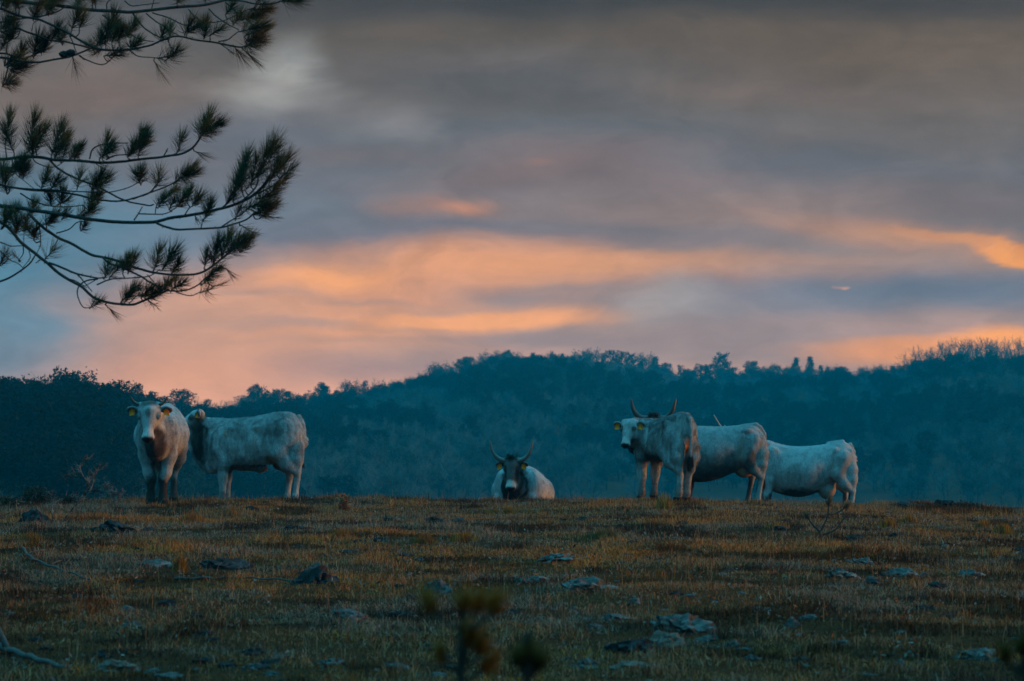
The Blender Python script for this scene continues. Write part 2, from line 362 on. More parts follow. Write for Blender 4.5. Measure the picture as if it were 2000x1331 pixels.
# ------------------------------------------------------------------ cattle
class Body:
    """a body sculpted as one smooth field, then skinned as one mesh"""
    def __init__(s, h=.013): s.p = []; s.h = h
    def cone(s, a, b, ra, rb, k=.05, M=None, sq=(1, 1, 1)): s.p.append(('c', np.array(a, float), np.array(b, float), ra, rb, k, M, np.array(sq, float)))
    def chain(s, pts, k=.05, M=None, sq=(1, 1, 1)):
        for u, v in zip(pts[:-1], pts[1:]): s.cone(u[:3], v[:3], u[3], v[3], k, M, sq)
    def ell(s, c, r, k=.05, M=None, rot=None): s.p.append(('e', np.array(c, float), np.array(r, float), k, M, rot))
    def sub(s, c, r, k=.05): s.p.append(('e', np.array(c, float), np.array(r, float), -k, None, None))
    def loft(s, rows, k=.05): s.p.append(('l', np.array(sorted(rows), float), k))
    def local(s, M, p):
        if M is None: return p
        A = np.array(M.inverted()); return p@A[:3, :3].T+A[:3, 3]
    def bbox(s, q):
        if q[0] == 'l':
            r = q[1]; return np.array([r[:, 0].min(), -r[:, 3].max(), r[:, 2].min()]), np.array([r[:, 0].max(), r[:, 3].max(), r[:, 1].max()])
        if q[0] == 'c':
            rr = max(q[3], q[4])/q[7].min(); P_ = np.array([q[1]-rr, q[1]+rr, q[2]-rr, q[2]+rr]); M = q[6]
        else:
            rr = q[2].max(); P_ = np.array([q[1]-rr, q[1]+rr]); M = q[4]
        lo, hi = P_.min(0), P_.max(0)
        if M is not None:
            cs = np.array([[x, y, z] for x in (lo[0], hi[0]) for y in (lo[1], hi[1]) for z in (lo[2], hi[2])])
            A = np.array(M); cs = cs@A[:3, :3].T+A[:3, 3]; lo, hi = cs.min(0), cs.max(0)
        return lo, hi
    def dist(s, q, p):
        if q[0] == 'l':
            r = q[1]; x = p[..., 0]; xc = np.clip(x, r[0, 0], r[-1, 0]); xs = np.linspace(r[0, 0], r[-1, 0], 200)
            f = []
            sp = spline(r, 200)
            for c in (1, 2, 3): f.append(np.interp(xc, sp[:, 0], sp[:, c]))
            top, bot, w = f; c = (top+bot)/2; hh = (top-bot)/2
            zn = (p[..., 2]-c)/hh
            we = w*(1-.20*np.clip(zn, 0, 1)**1.5-.10*np.clip(-zn, 0, 1)**2)
            yn = p[..., 1]/we
            k0 = np.sqrt(yn**2+zn**2)+1e-6; k1 = np.sqrt((yn/we)**2+(zn/hh)**2)+1e-6
            d = k0*(k0-1)/k1
            return np.sqrt(np.maximum(d, 0)**2+(x-xc)**2)+np.minimum(d, 0)
        if q[0] == 'c':
            p = s.local(q[6], p)*q[7]; a, b = q[1]*q[7], q[2]*q[7]; ba = b-a
            t = np.clip(((p-a)@ba)/(ba@ba+1e-9), 0, 1)
            return np.linalg.norm(p-a-t[..., None]*ba, axis=-1)-(q[3]+(q[4]-q[3])*t)
        p = s.local(q[4], p)-q[1]
        if q[5] is not None: p = p@np.array(q[5])       # columns of q[5] are the ellipsoid's axes
        k0 = np.linalg.norm(p/q[2], axis=-1)+1e-6; k1 = np.linalg.norm(p/q[2]**2, axis=-1)+1e-6
        return k0*(k0-1)/k1
    def skin(s):
        bb = [s.bbox(q) for q in s.p]; h = s.h
        lo = np.min([b[0] for b in bb], 0)-.08; hi = np.max([b[1] for b in bb], 0)+.08
        n = np.ceil((hi-lo)/h).astype(int)+1
        F = np.full(n, .6, np.float32)
        for q, (a, b) in zip(s.p, bb):
            k = q[5] if q[0] == 'c' else (q[3] if q[0] == 'e' else q[2])
            i0 = np.maximum(((a-lo-abs(k)-.06)/h).astype(int), 0); i1 = np.minimum(((b-lo+abs(k)+.06)/h).astype(int)+2, n)
            cut = k < 0; k = abs(k)
            g = np.meshgrid(*[lo[c]+h*np.arange(i0[c], i1[c]) for c in range(3)], indexing='ij')
            d = s.dist(q, np.stack(g, -1)); sl = tuple(slice(i0[c], i1[c]) for c in range(3)); f = F[sl]
            hh = np.clip(k-np.abs(f-d), 0, None)/k
            if cut:
                hh = np.clip(k-np.abs(f+d), 0, None)/k; F[sl] = np.maximum(f, -d)+hh*hh*hh*k/6
            else: F[sl] = np.minimum(f, d)-hh*hh*hh*k/6
        ins = F < 0; cn = n-1
        acc = np.zeros((*cn, 3)); cnt = np.zeros(cn)
        quads = []
        for ax in range(3):
            o1 = [slice(None)]*3; o2 = [slice(None)]*3; o1[ax] = slice(0, -1); o2[ax] = slice(1, None)
            a, b = F[tuple(o1)], F[tuple(o2)]; cr = ins[tuple(o1)] != ins[tuple(o2)]
            idx = np.argwhere(cr); fa = a[cr]; fb = b[cr]; t = fa/(fa-fb)
            pt = idx.astype(float); pt[:, ax] += t
            u, v = (ax+1) % 3, (ax+2) % 3; cells = []
            for du, dv in ((-1, -1), (0, -1), (0, 0), (-1, 0)):
                c = idx.copy(); c[:, u] += du; c[:, v] += dv
                np.add.at(acc, tuple(c.T), pt); np.add.at(cnt, tuple(c.T), 1); cells.append(c)
            quads.append((cells, fa < 0))
        act = cnt > 0; ids = np.full(cn, -1); ids[act] = np.arange(act.sum())
        V = lo+h*(acc[act]/cnt[act][:, None])
        Q = []
        for cells, inside in quads:
            q = np.stack([ids[tuple(c.T)] for c in cells], 1)
            q[~inside] = q[~inside][:, ::-1]; Q.append(q)
        Q = np.vstack(Q)
        E = np.vstack([Q[:, [0, 1]], Q[:, [1, 2]], Q[:, [2, 3]], Q[:, [3, 0]]])
        for it, lam in enumerate((.55, .55, -.35, .5, -.3)):
            sm = np.zeros_like(V); ct = np.zeros(len(V))
            np.add.at(sm, E[:, 0], V[E[:, 1]]); np.add.at(ct, E[:, 0], 1); np.add.at(sm, E[:, 1], V[E[:, 0]]); np.add.at(ct, E[:, 1], 1)
            V = V+lam*(sm/ct[:, None]-V)
        return V, Q

def head_matrix(pos, fwd, scale, roll=0.0, upref=(0, 0, 1)):
    X = Vector(fwd).normalized(); Y = Vector(upref).cross(X).normalized(); Z = X.cross(Y)
    M = Matrix((X, Y, Z)).transposed()
    if roll: M = Matrix.Rotation(R(roll), 3, X) @ M
    return Matrix.Translation(Vector(pos)) @ (M*scale).to_4x4()
def sculpt_head(b, M, wide=1.0, ear_dir=None):
    w = wide
    b.ell((.07, 0, -.085), (.135, .118*w, .10), .05, M)
    b.cone((.0, -.085*w, -.045), (.0, .085*w, -.045), .048, .048, .04, M)
    b.cone((.10, 0, -.085), (.33, 0, -.085), .108*w, .066, .05, M)
    b.cone((.30, 0, -.085), (.43, 0, -.095), .064, .072, .03, M)
    b.cone((.44, -.034, -.095), (.44, .034, -.095), .052, .052, .03, M)
    b.cone((.40, -.02, -.150), (.40, .02, -.150), .040, .040, .03, M)
    b.cone((.12, 0, -.19), (.39, 0, -.155), .075, .038, .05, M)
    b.ell((.455, 0, -.105), (.060, .060, .055), .03, M)
    for s in (-1, 1):
        b.ell((.14, s*.062*w, -.15), (.11, .055, .085), .04, M)
        b.ell((.150, s*.102*w, -.055), (.050, .030, .034), .025, M)
        ed = Vector((-.10, s*.97, -.22)) if ear_dir is None else Vector((ear_dir[0], s*ear_dir[1], ear_dir[2]))
        ed.normalize(); bx = Vector((1, 0, .25)); nrm = bx.cross(ed).normalized() if s > 0 else ed.cross(bx).normalized()
        # axes: along the ear, across it, through it
        thick = Vector((.92, 0, .39)); thick = (thick-ed*thick.dot(ed)).normalized(); across = thick.cross(ed)
        A = np.array([list(ed), list(across), list(thick)]).T
        c = Vector((.045, s*.105*w, -.075))+ed*.092
        b.ell(tuple(c), (.086, .066, .020), .012, M, A)
        b.cone((.045, s*.09*w, -.075), tuple(Vector((.045, s*.105*w, -.075))+ed*.05), .034, .026, .02, M)
def front_leg(b, x, y, H, dx=0.0, fy=None, th=1.0, z0=0.0):
    fy = y*.9 if fy is None else fy
    b.chain([(x-.02, y*.78, .80*H, .105), (x+.07, y*.90, .64*H, .105), (x-.03, y, .53*H, .092*th), (x+dx*.4, (y+fy)/2, .33*H, .060*th), (x+dx*.55, fy, .27*H, .058*th)], .06)
    b.chain([(x+dx*.55, fy, .27*H, .056*th), (x+dx*.8, fy, .20*H, .041*th), (x+dx, fy, .11*H, .040*th), (x+dx+.005, fy, .085*H, .046*th), (x+dx+.03, fy, .05*H, .046*th)], .025)
    b.chain([(x+dx+.035, fy-.018, .035*H+z0, .040*th), (x+dx+.045, fy-.02, .0+z0, .044*th)], .012)
    b.chain([(x+dx+.035, fy+.018, .035*H+z0, .040*th), (x+dx+.045, fy+.02, .0+z0, .044*th)], .012)
def hind_leg(b, x, y, H, dx=0.0, fy=None, th=1.0, bulk=1.0):
    fy = y*.9 if fy is None else fy
    b.chain([(x+.02, y*.75, .80*H, .165*bulk), (x+.13, y*1.02, .61*H, .140*bulk), (x+.01+dx*.3, y, .48*H, .094*th), (x-.125+dx*.6, (y+fy)/2, .375*H, .052*th)], .07)
    b.chain([(x-.10, y*.62, .80*H, .10*bulk), (x-.13, y*.78, .66*H, .105*bulk), (x-.13+dx*.3, y*.9, .53*H, .084*th), (x-.155+dx*.6, (y+fy)/2, .40*H, .030)], .06)
    b.chain([(x-.135+dx*.6, (y+fy)/2, .385*H, .048*th), (x-.125+dx*.8, fy, .30*H, .042*th), (x-.10+dx, fy, .13*H, .037*th), (x-.095+dx, fy, .10*H, .044*th), (x-.065+dx, fy, .05*H, .046*th)], .025)
    b.ell((x-.015, y*.80, .635*H), (.16*bulk, .10*bulk, .17*H), .08)
    for s in (-.02, .02): b.chain([(x-.06+dx, fy+s, .035*H, .040*th), (x-.05+dx, fy+s, .0, .044*th)], .012)

def fur_mat(name, bumps):
    m = bpy.data.materials.new(name); m.use_nodes = True; t = NT(m.node_tree); m.node_tree.nodes.clear()
    b = t.n('ShaderNodeBsdfPrincipled'); b.inputs['Roughness'].default_value = .82; b.inputs['Specular IOR Level'].default_value = .02
    b.inputs['Sheen Weight'].default_value = .05; b.inputs['Sheen Roughness'].default_value = .45
    a = t.n('ShaderNodeAttribute', attribute_name='tint'); c = a.outputs['Color']
    co = t.n('ShaderNodeTexCoord').outputs['Object']
    mp = t.n('ShaderNodeMapping'); mp.inputs['Scale'].default_value = (1.6, 1.6, .55); t.l(co, mp.inputs['Vector'])
    n1 = t.noise(mp.outputs[0], 9, 5, .65, .4); n2 = t.noise(mp.outputs[0], 55, 4, .6)
    c = t.mix(1.0, c, t.ramp(n1.outputs['Fac'], [(.30, (.72, .71, .71)), (.55, (1, 1, 1)), (.75, (1.05, 1.05, 1.05))]), 'MULTIPLY')
    c = t.mix(1.0, c, t.ramp(n2.outputs['Fac'], [(.30, (.72, .70, .70)), (.6, (1.1, 1.1, 1.1))]), 'MULTIPLY')
    t.l(c, b.inputs['Base Color'])
    if bumps:
        bp = t.n('ShaderNodeBump'); bp.inputs['Strength'].default_value = .55; bp.inputs['Distance'].default_value = .012
        ad = t.m('ADD', n1.outputs['Fac'], n2.outputs['Fac']); t.l(ad, bp.inputs['Height']); t.l(bp.outputs[0], b.inputs['Normal'])
    o = t.n('ShaderNodeOutputMaterial')
    if not bumps:
        tr = t.n('ShaderNodeBsdfTranslucent'); t.l(c, tr.inputs['Color']); mx = t.n('ShaderNodeMixShader'); mx.inputs[0].default_value = .07
        t.l(b.outputs[0], mx.inputs[1]); t.l(tr.outputs[0], mx.inputs[2]); t.l(mx.outputs[0], o.inputs[0])
    else: t.l(b.outputs[0], o.inputs[0])
    return m
M_HIDE = fur_mat('hide', True); M_FUR = fur_mat('fur', False)
M_EYE = mat('eye', (.006, .005, .005), rough=.12, spec=.6)
M_HORN = mat('horn', tint=True, rough=.45, spec=.4, noise=(30, .5, (.03, .028, .026)))
M_TAG = mat('ear_tag_plastic', (1.0, .27, .004), rough=.5, spec=.3, transl=.35)

def cow(spec):
    rt = empty('cow', spec['loc'], spec['rz']); tag(rt, spec['label'], 'cow', 'grey cattle standing and lying along the crest')
    b = Body(spec.get('h', .013)); b.loft(spec['torso'], .07)
    hs = spec['hs']; M = head_matrix(spec['poll'], spec['fwd'], hs, spec.get('roll', 0), spec.get('upref', (0, 0, 1)))
    # the head's field is built at true size: rescale its shapes into body metres
    class HS:
        def sc(s, v): return tuple(x*hs for x in v)
        def cone(s, a, c, ra, rb, k, M_): b.cone(s.sc(a), s.sc(c), ra*hs, rb*hs, k*hs, Mr)
        def ell(s, c, r, k, M_, rot=None): b.ell(s.sc(c), s.sc(r), k*hs, Mr, rot)
    Mr = head_matrix(spec['poll'], spec['fwd'], 1.0, spec.get('roll', 0), spec.get('upref', (0, 0, 1)))
    sculpt_head(HS(), M, spec.get('wide', 1.0), spec.get('ear'))
    for ch in spec.get('chains', []): b.chain(ch[0], ch[1], None, ch[2] if len(ch) > 2 else (1, 1, 1))
    for e in spec.get('ells', []): b.ell(e[0], e[1], e[2])
    H = spec['H']
    for f in spec.get('front', []): front_leg(b, f[0], f[1], H, *f[2:])
    for f in spec.get('hind', []): hind_leg(b, f[0], f[1], H, *f[2:])
    for e in spec.get('subs', []):
        for sg in (-1, 1): b.sub((e[0][0], sg*e[0][1], e[0][2]), e[1], e[2])
    tail = spec.get('tail')
    if tail: b.chain(tail, .018)
    V, Q = b.skin()
    # coat colours and some painted-in light and shade, by place on the body
    Vh = b.local(Mr, V)/hs
    col = np.tile(np.array(spec['base'], float)*np.array([.90, 1.0, 1.05]), (len(V), 1))
    def paint(p, c, r, color, k, sym=True):
        c = np.array(c, float); pp = p.copy()
        if sym: pp[:, 1] = np.abs(pp[:, 1]); c[1] = abs(c[1])
        d = np.linalg.norm((pp-c)/np.array(r, float), axis=1)
        nzv = (fbm(p*9+3.1, 3)-.5)*.7
        f = (1-smooth01((d+nzv-.70)/.50))*k
        return col*(1-f[:, None])+np.array(color, float)*f[:, None]
    for c, r, color, k in spec.get('paint', []): col = paint(V, c, r, color, k)
    inh = np.linalg.norm((Vh-np.array([.2, 0, -.1]))/np.array([.42, .40, .24]), axis=1) < 1
    keep = col.copy()
    for c, r, color, k in spec.get('hpaint', []): col = paint(Vh, c, r, color, k)
    DK = np.array(spec.get('face_dark', (.035, .033, .033)))
    col = paint(Vh, (.155, .100*spec.get('wide', 1), -.045), (.062, .045, .065), DK, spec.get('ring', .85))       # dark rings round the eyes
    col = paint(Vh, (.42, 0, -.10), (.085, .13, .12), (.60, .59, .58), .95)                     # pale ring round the muzzle
    col = paint(Vh, (.495, 0, -.088), (.055, .105, .075), (.010, .010, .011), 1.0)              # black nose
    ed = Vector(spec.get('ear') or (-.10, .97, -.22)).normalized()
    ec = Vector((.045, .105*spec.get('wide', 1), -.075))+ed*.092
    pe = Vh.copy(); pe[:, 1] = np.abs(pe[:, 1]); de = np.linalg.norm((pe-np.array(ec)-np.array([.02, 0, .008]))/np.array([.05, .085, .07]), axis=1)
    fe = (1-smooth01((de-.6)/.6))*.85
    ok = (np.abs(Vh[:, 1]) > .12*spec.get('wide', 1)) & inh; fe = fe*ok
    col = col*(1-fe[:, None])+np.array((.05, .038, .034))*fe[:, None]
    col = np.where(inh[:, None], col, keep)
    # mottling that belongs to the coat
    mt = fbm(V*5+np.array([3, 1, 7.]), 4); col = col*(1-.5*spec.get('mottle', .5)*smooth01((mt-.45)/.25))[:, None]
    hz = V[:, 2] < .045*H
    if not spec.get('lying'): col[hz] = (.03, .026, .022)
    mesh_np('body', V, Q, M_HIDE, rt, True, col)
    # coat of short hair
    r = np.random.default_rng(spec['seed']); n = spec.get('hairs', 90000)
    Pq = V[Q]; nr = np.cross(Pq[:, 2]-Pq[:, 0], Pq[:, 3]-Pq[:, 1]); ar = np.linalg.norm(nr, axis=1); nr /= ar[:, None]+1e-12
    pick = r.choice(len(Q), n, p=ar/ar.sum()); u, v = r.random((2, n, 1))
    q = Pq[pick]; p0 = (q[:, 0]*(1-u)+q[:, 1]*u)*(1-v)+(q[:, 3]*(1-u)+q[:, 2]*u)*v; N = nr[pick]
    hp = b.local(Mr, p0)/hs; onh = np.linalg.norm((hp-np.array([.2, 0, -.1]))/np.array([.36, .36, .22]), axis=1) < 1
    flow = np.array([-.55, 0, -.85])+r.normal(0, .22, (n, 3)); Xw = np.array(Mr)[:3, 0]
    flow[onh] = -Xw+r.normal(0, .25, (onh.sum(), 3))
    flow -= N*(flow*N).sum(1)[:, None]; flow /= np.linalg.norm(flow, axis=1)[:, None]+1e-9
    L = spec.get('fur', .028)*(.55+.9*r.random((n, 1)))
    clump = (fbm(p0*14, 2)-.5)[:, None]
    lean = .30+.5*np.clip(clump+.1, 0, 1)+.25*r.random((n, 1))
    L = L*(1+1.2*clump)
    top = smooth01((N[:, 2]-.6)/.3)[:, None]; L = L*(1-.25*top); L[onh] *= .36; 
    low = (p0[:, 2] < .42*H)[:, None] & (not spec.get('lying')); L = np.where(low, L*.45, L)
    nose = np.linalg.norm((hp-np.array([.49, 0, -.09]))/np.array([.05, .09, .075]), axis=1) < 1; L[nose] *= .1
    d = flow+N*lean; d /= np.linalg.norm(d, axis=1)[:, None]
    wd = np.cross(N, d)+r.normal(0, .25, (n, 3)); wd /= np.linalg.norm(wd, axis=1)[:, None]+1e-9
    ww = .0019+.0014*r.random((n, 1))
    hv = np.stack([p0-wd*ww-N*.003, p0+wd*ww-N*.003, p0+d*L], 1).reshape(-1, 3)
    ci = col[Q[pick, 0]]*(.62+.62*r.random((n, 1)))*(1+1.0*(fbm(p0*np.array([26, 26, 9.]), 2)-.5))[:, None]
    hc = np.repeat(ci, 3, 0); hc[2::3] *= 1.12
    mesh_np('coat', hv, np.arange(3*n).reshape(-1, 3), M_FUR, rt, True, np.clip(hc, 0, .85))
    # tuft at the end of the tail, forelock
    if tail:
        e = np.array(tail[-1][:3]); k = 260; bb = Buf()
        tv = []
        for i in range(k):
            a = e+r.normal(0, .016, 3); L_ = spec.get('switch', .22)*(.6+.6*r.random()); dd = np.array([r.normal(0, .10), r.normal(0, .10), -1]); sd_ = np.array([math.cos(i), math.sin(i), 0])*.004
            bb.add([a-sd_+(0, 0, .03), a+sd_+(0, 0, .03), a+dd*L_*.6+sd_, a+dd*L_], [[0, 1, 2], [0, 2, 3]], (.030, .026, .024))
        bb.build('tail_switch', M_FUR, rt)
    fl = spec.get('forelock')
    if fl:
        bb = Buf()
        for i in range(420):
            a = np.array(Mr)[:3, :3]@(np.array([-.01+r.normal(0, .03), r.normal(0, .05), .0+r.normal(0, .008)])*hs)+np.array(Mr)[:3, 3]
            dd = np.array(Mr)[:3, :3]@np.array([r.normal(.2, .5), r.normal(0, .5), .75]); dd += np.array([0, 0, .25]); dd /= np.linalg.norm(dd)
            sd_ = r.normal(0, .003, 3); L_ = .055*(.5+r.random())
            bb.add([a-sd_, a+sd_, a+dd*L_], [[0, 1, 2]], np.array(fl)*(.7+.6*r.random()))
        bb.build('forelock', M_FUR, rt)
    # eyes
    A = np.array(Mr)
    def hw(v): return A[:3, :3]@(np.array(v, float)*hs)+A[:3, 3]
    th = np.linspace(0, math.pi, 7); ph = np.linspace(0, 2*math.pi, 10, endpoint=False)
    for s in (-1, 1):
        bb = Buf(); c = hw((.158, s*.108*spec.get('wide', 1), -.046)); rr = .020*hs
        sv = np.array([[math.sin(a)*math.cos(q_), math.sin(a)*math.sin(q_), math.cos(a)] for a in th for q_ in ph])*rr+c
        F = [[i*10+j, i*10+(j+1) % 10, (i+1)*10+(j+1) % 10, (i+1)*10+j] for i in range(6) for j in range(10)]
        bb.add(sv, F); bb.build('eye', M_EYE, rt, True)
    # horns: points as (sideways, upward, forward) from the poll
    lat = A[:3, 1]; up = np.array([0, 0, 1.]); fw = A[:3, 0].copy(); fw[2] = 0; fw /= np.linalg.norm(fw)+1e-9
    if spec.get('horn'):
        pts, r0, r1 = spec['horn']
        for s in (-1, 1):
            sp = spline([hw((0, 0, -.03))+lat*s*a+up*b_+fw*c_ for a, b_, c_ in pts], 14)
            f = np.linspace(0, 1, 14); rad = r0*(1-f)**.75+r1*f**.5+.001
            bb = Buf(); bb.tube(sp, rad, 10, (.22, .20, .18)); 
            cc = np.vstack(bb.c).copy(); tipf = np.concatenate([np.repeat(f, 10), [0, 1]])
            cd_ = np.array(spec.get('horn_col', (.20, .19, .175))); ct_ = np.array(spec.get('horn_tip', (.04, .036, .034)))
            bb.c = [cd_*(1-tipf[:, None])+ct_*tipf[:, None]]
            bb.build('horn', M_HORN, rt, True)
    for s in spec.get('tags', (-1, 1)):
        e = Vector(spec.get('ear') or (-.10, .97, -.22)); e.y *= s; e.normalize()
        c = hw(Vector((.045, s*.105*spec.get('wide', 1), -.075))+e*.095) + A[:3, 0]*.012*hs + A[:3, 2]*.028*hs
        c = c+np.array([0, 0, -.030]); o1 = np.array(Mr)[:3, 2]; o1 = o1*1.0; o1[2] = 0
        if spec.get('tagside'): o1 = A[:3, 1]*s
        if np.linalg.norm(o1) < .2: o1 = A[:3, 0].copy(); o1[2] = 0
        o1 /= np.linalg.norm(o1); sdv = np.cross(o1, up); tw, tht = .040, .050
        sdv = sdv*.94+up*.18*s
        o = []
        for (a_, b_) in ((-.35, 1), (.35, 1), (.45, .55), (1, .35), (1, -.85), (.8, -1), (-.8, -1), (-1, -.85), (-1, .35), (-.45, .55)): o.append(c+sdv*a_*tw+up*b_*tht)
        o = np.array(o); ftv = o+o1*.004; bkv = o-o1*.004; n10 = 10
        bb = Buf(); cen = np.vstack([ftv, bkv, [ftv.mean(0)], [bkv.mean(0)]])
        tri = [[i, (i+1) % n10, 20] for i in range(n10)]+[[10+(i+1) % n10, 10+i, 21] for i in range(n10)]
        sid = [[i, (i+1) % n10, 10+(i+1) % n10, 10+i] for i in range(n10)]
        bb.add(cen, tri); bb.f[4].append(np.array(sid)); bb.build('ear_tag', M_TAG, rt)
    return rt

def side_rows(rows, x0, foot, Y):                # silhouette rows (column, top, bottom, half width) of an animal facing left
    s = Y/FPX
    return [((x0-a)*s, (foot-t_)*s, (foot-b_)*s, w_) for a, t_, b_, w_ in rows]
def world_at(px, Y): return (px-1000)*Y/FPX
def foot_z(row, Y): return 1.6-(row-HROW)*Y/FPX
GREY = (.50, .50, .50); SKIN = (.42, .22, .13)
MIDG = (.17, .155, .145); DARK = (.045, .040, .038)

# young bull side on, head turned behind its neighbour
Y = 42.4; s = Y/FPX; X = lambda p: (488-p)*s; Z = lambda r_: (985-r_)*s
cow(dict(label='woolly pale calf side on, its head tucked behind the left front-facing cow', seed=2, loc=(world_at(488, Y), Y, foot_z(986, Y)), rz=R(180), H=1.30, hs=.94, wide=1.0,
  torso=side_rows([(593,846,876,.06),(588,824,892,.14),(575,808,902,.21),(552,804,905,.245),(527,807,905,.255),(500,813,910,.28),(475,816,915,.285),(450,817,918,.26),(430,816,922,.215),(412,815,925,.175),(398,813,918,.145),(385,815,903,.115),(374,826,880,.07)], 488, 985, Y),
  poll=(X(387), .02, Z(800)), fwd=(.84, .06, -.52), ear=(-.35, .90, .10), tags=(1,), tagside=True, base=GREY, mottle=.4, fur=.030, hairs=220000,
  chains=[([(X(388),0,Z(835),.13),(X(376),.02,Z(822),.10)],.05), ([(X(400),0,Z(908),.06),(X(384),0,Z(890),.045),(X(374),0,Z(868),.035)],.05), ([(X(470),0,Z(912),.05),(X(515),0,Z(914),.045),(X(508),0,Z(920),.028)],.05)],
  ells=[((X(440),.17,Z(865)),(.19,.10,.25),.07), ((X(440),-.17,Z(865)),(.19,.10,.25),.07), ((X(556),.17,Z(850)),(.22,.12,.24),.08), ((X(556),-.17,Z(850)),(.22,.12,.24),.08)],
  subs=[((X(528),.33,Z(842)),(.13,.07,.10),.08)],
  front=[(X(437),.15,.0,.13,1.12),(X(441),-.15,-.01,-.13,1.12)], hind=[(X(563),.16,-.02,.12,1.12,.95),(X(550),-.16,.02,-.12,1.12,.95)],
  tail=[(X(584),0,Z(812),.030),(X(592),0,Z(828),.026),(X(594),.0,Z(860),.022),(X(589),.02,Z(885),.018),(X(588),.02,Z(893),.014)], switch=.17,
  paint=[((X(393),0,Z(860)),(.15,.34,.40),(.028,.024,.022),.98), ((X(381),0,Z(850)),(.07,.3,.24),(.10,.09,.09),.7), ((X(402),0,Z(862)),(.035,.3,.20),(.30,.29,.29),.6),
   ((X(480),0,Z(914)),(.50,.3,.09),(.16,.10,.07),.85), ((X(535),.1,Z(895)),(.16,.2,.10),(.42,.20,.09),.75), ((X(505),.28,Z(835)),(.07,.08,.07),(.44,.20,.11),.6), ((X(446),.28,Z(842)),(.05,.08,.10),(.42,.20,.12),.55), ((X(500),.28,Z(865)),(.04,.08,.14),(.40,.22,.14),.4),
   ((X(470),.25,Z(845)),(.18,.1,.10),(.20,.185,.18),.6), ((X(530),.25,Z(835)),(.25,.1,.12),(.20,.19,.185),.6), ((X(437),.14,Z(972)),(.07,.08,.12),(.14,.11,.09),.6), ((X(552),-.14,Z(965)),(.10,.06,.20),(.10,.08,.07),.8), ((X(420),0,Z(905)),(.12,.12,.07),(.18,.14,.12),.6)],
  hpaint=[((.15,.12,-.15),(.2,.08,.08),(.10,.10,.10),.5)], horn=([(.085,.0,0),(.10,.02,0),(.105,.04,0)],.020,.008)))

# cow facing the camera
Y = 40.2; fx, fy = .0, -1.0
org = (world_at(309, Y)-fx*.45, Y-fy*.45)
cow(dict(label='grey cow facing the camera head on, small upcurved horns and dark lower legs', seed=1, loc=(org[0], org[1], foot_z(984, Y)), rz=math.atan2(fy, fx), H=1.33, hs=1.06, wide=1.26, ring=.5,
  torso=[(-.86,1.24,1.0,.09),(-.78,1.37,.86,.20),(-.55,1.42,.74,.27),(-.28,1.40,.66,.34),(0,1.36,.60,.385),(.2,1.33,.59,.365),(.4,1.33,.60,.30),(.55,1.33,.60,.255),(.7,1.28,.63,.215),(.82,1.16,.70,.15)],
  poll=(.99, -.06, 1.405), fwd=(.42, -.0, -.90), ear=(.02, .96, -.06), base=(.42,.42,.425), mottle=.3, fur=.018, hairs=200000, h=.0125, upref=(1, 0, 0),
  chains=[([(.50,0,1.22,.14),(.75,-.02,1.26,.125),(.94,-.05,1.33,.10)],.08), ([(.55,0,.98,.21),(.80,-.02,1.05,.15),(.95,-.05,1.18,.10)],.08), ([(.70,0,.70,.07),(.84,-.01,.80,.055),(.93,-.03,.95,.045)],.06)],
  ells=[((.52,.17,1.0),(.17,.12,.27),.07),((.52,-.17,1.0),(.17,.12,.27),.07)],
  front=[(.50,.15,.02,.085,1.30),(.50,-.15,-.02,-.095,1.30)], hind=[(-.52,.17,.0,.10,1.1),(-.56,-.17,.0,-.10,1.1)],
  tail=[(-.84,0,1.28,.03),(-.90,0,1.1,.024),(-.90,0,.7,.016)],
  paint=[((.84,0,.84),(.26,.17,.34),(.060,.046,.040),.97), ((.60,.16,1.0),(.25,.10,.28),(.22,.19,.18),.5), ((.50,0,.17),(.2,.3,.28),(.035,.027,.022),.98), ((.55,0,.58),(.2,.09,.25),(.09,.07,.06),.8), ((0,.35,.68),(.3,.12,.14),(.12,.11,.11),.7), ((-.6,0,.15),(.3,.3,.25),(.05,.04,.035),.9)],
  hpaint=[((-.01,0,-.02),(.11,.12,.08),(.075,.062,.052),.85), ((.14,0,-.0),(.09,.05,.07),(.13,.12,.115),.7)],
  horn=([(.125,.0,0),(.175,.015,.01),(.225,.055,.02),(.255,.115,.03)],.027,.006), horn_col=(.10,.09,.085)))

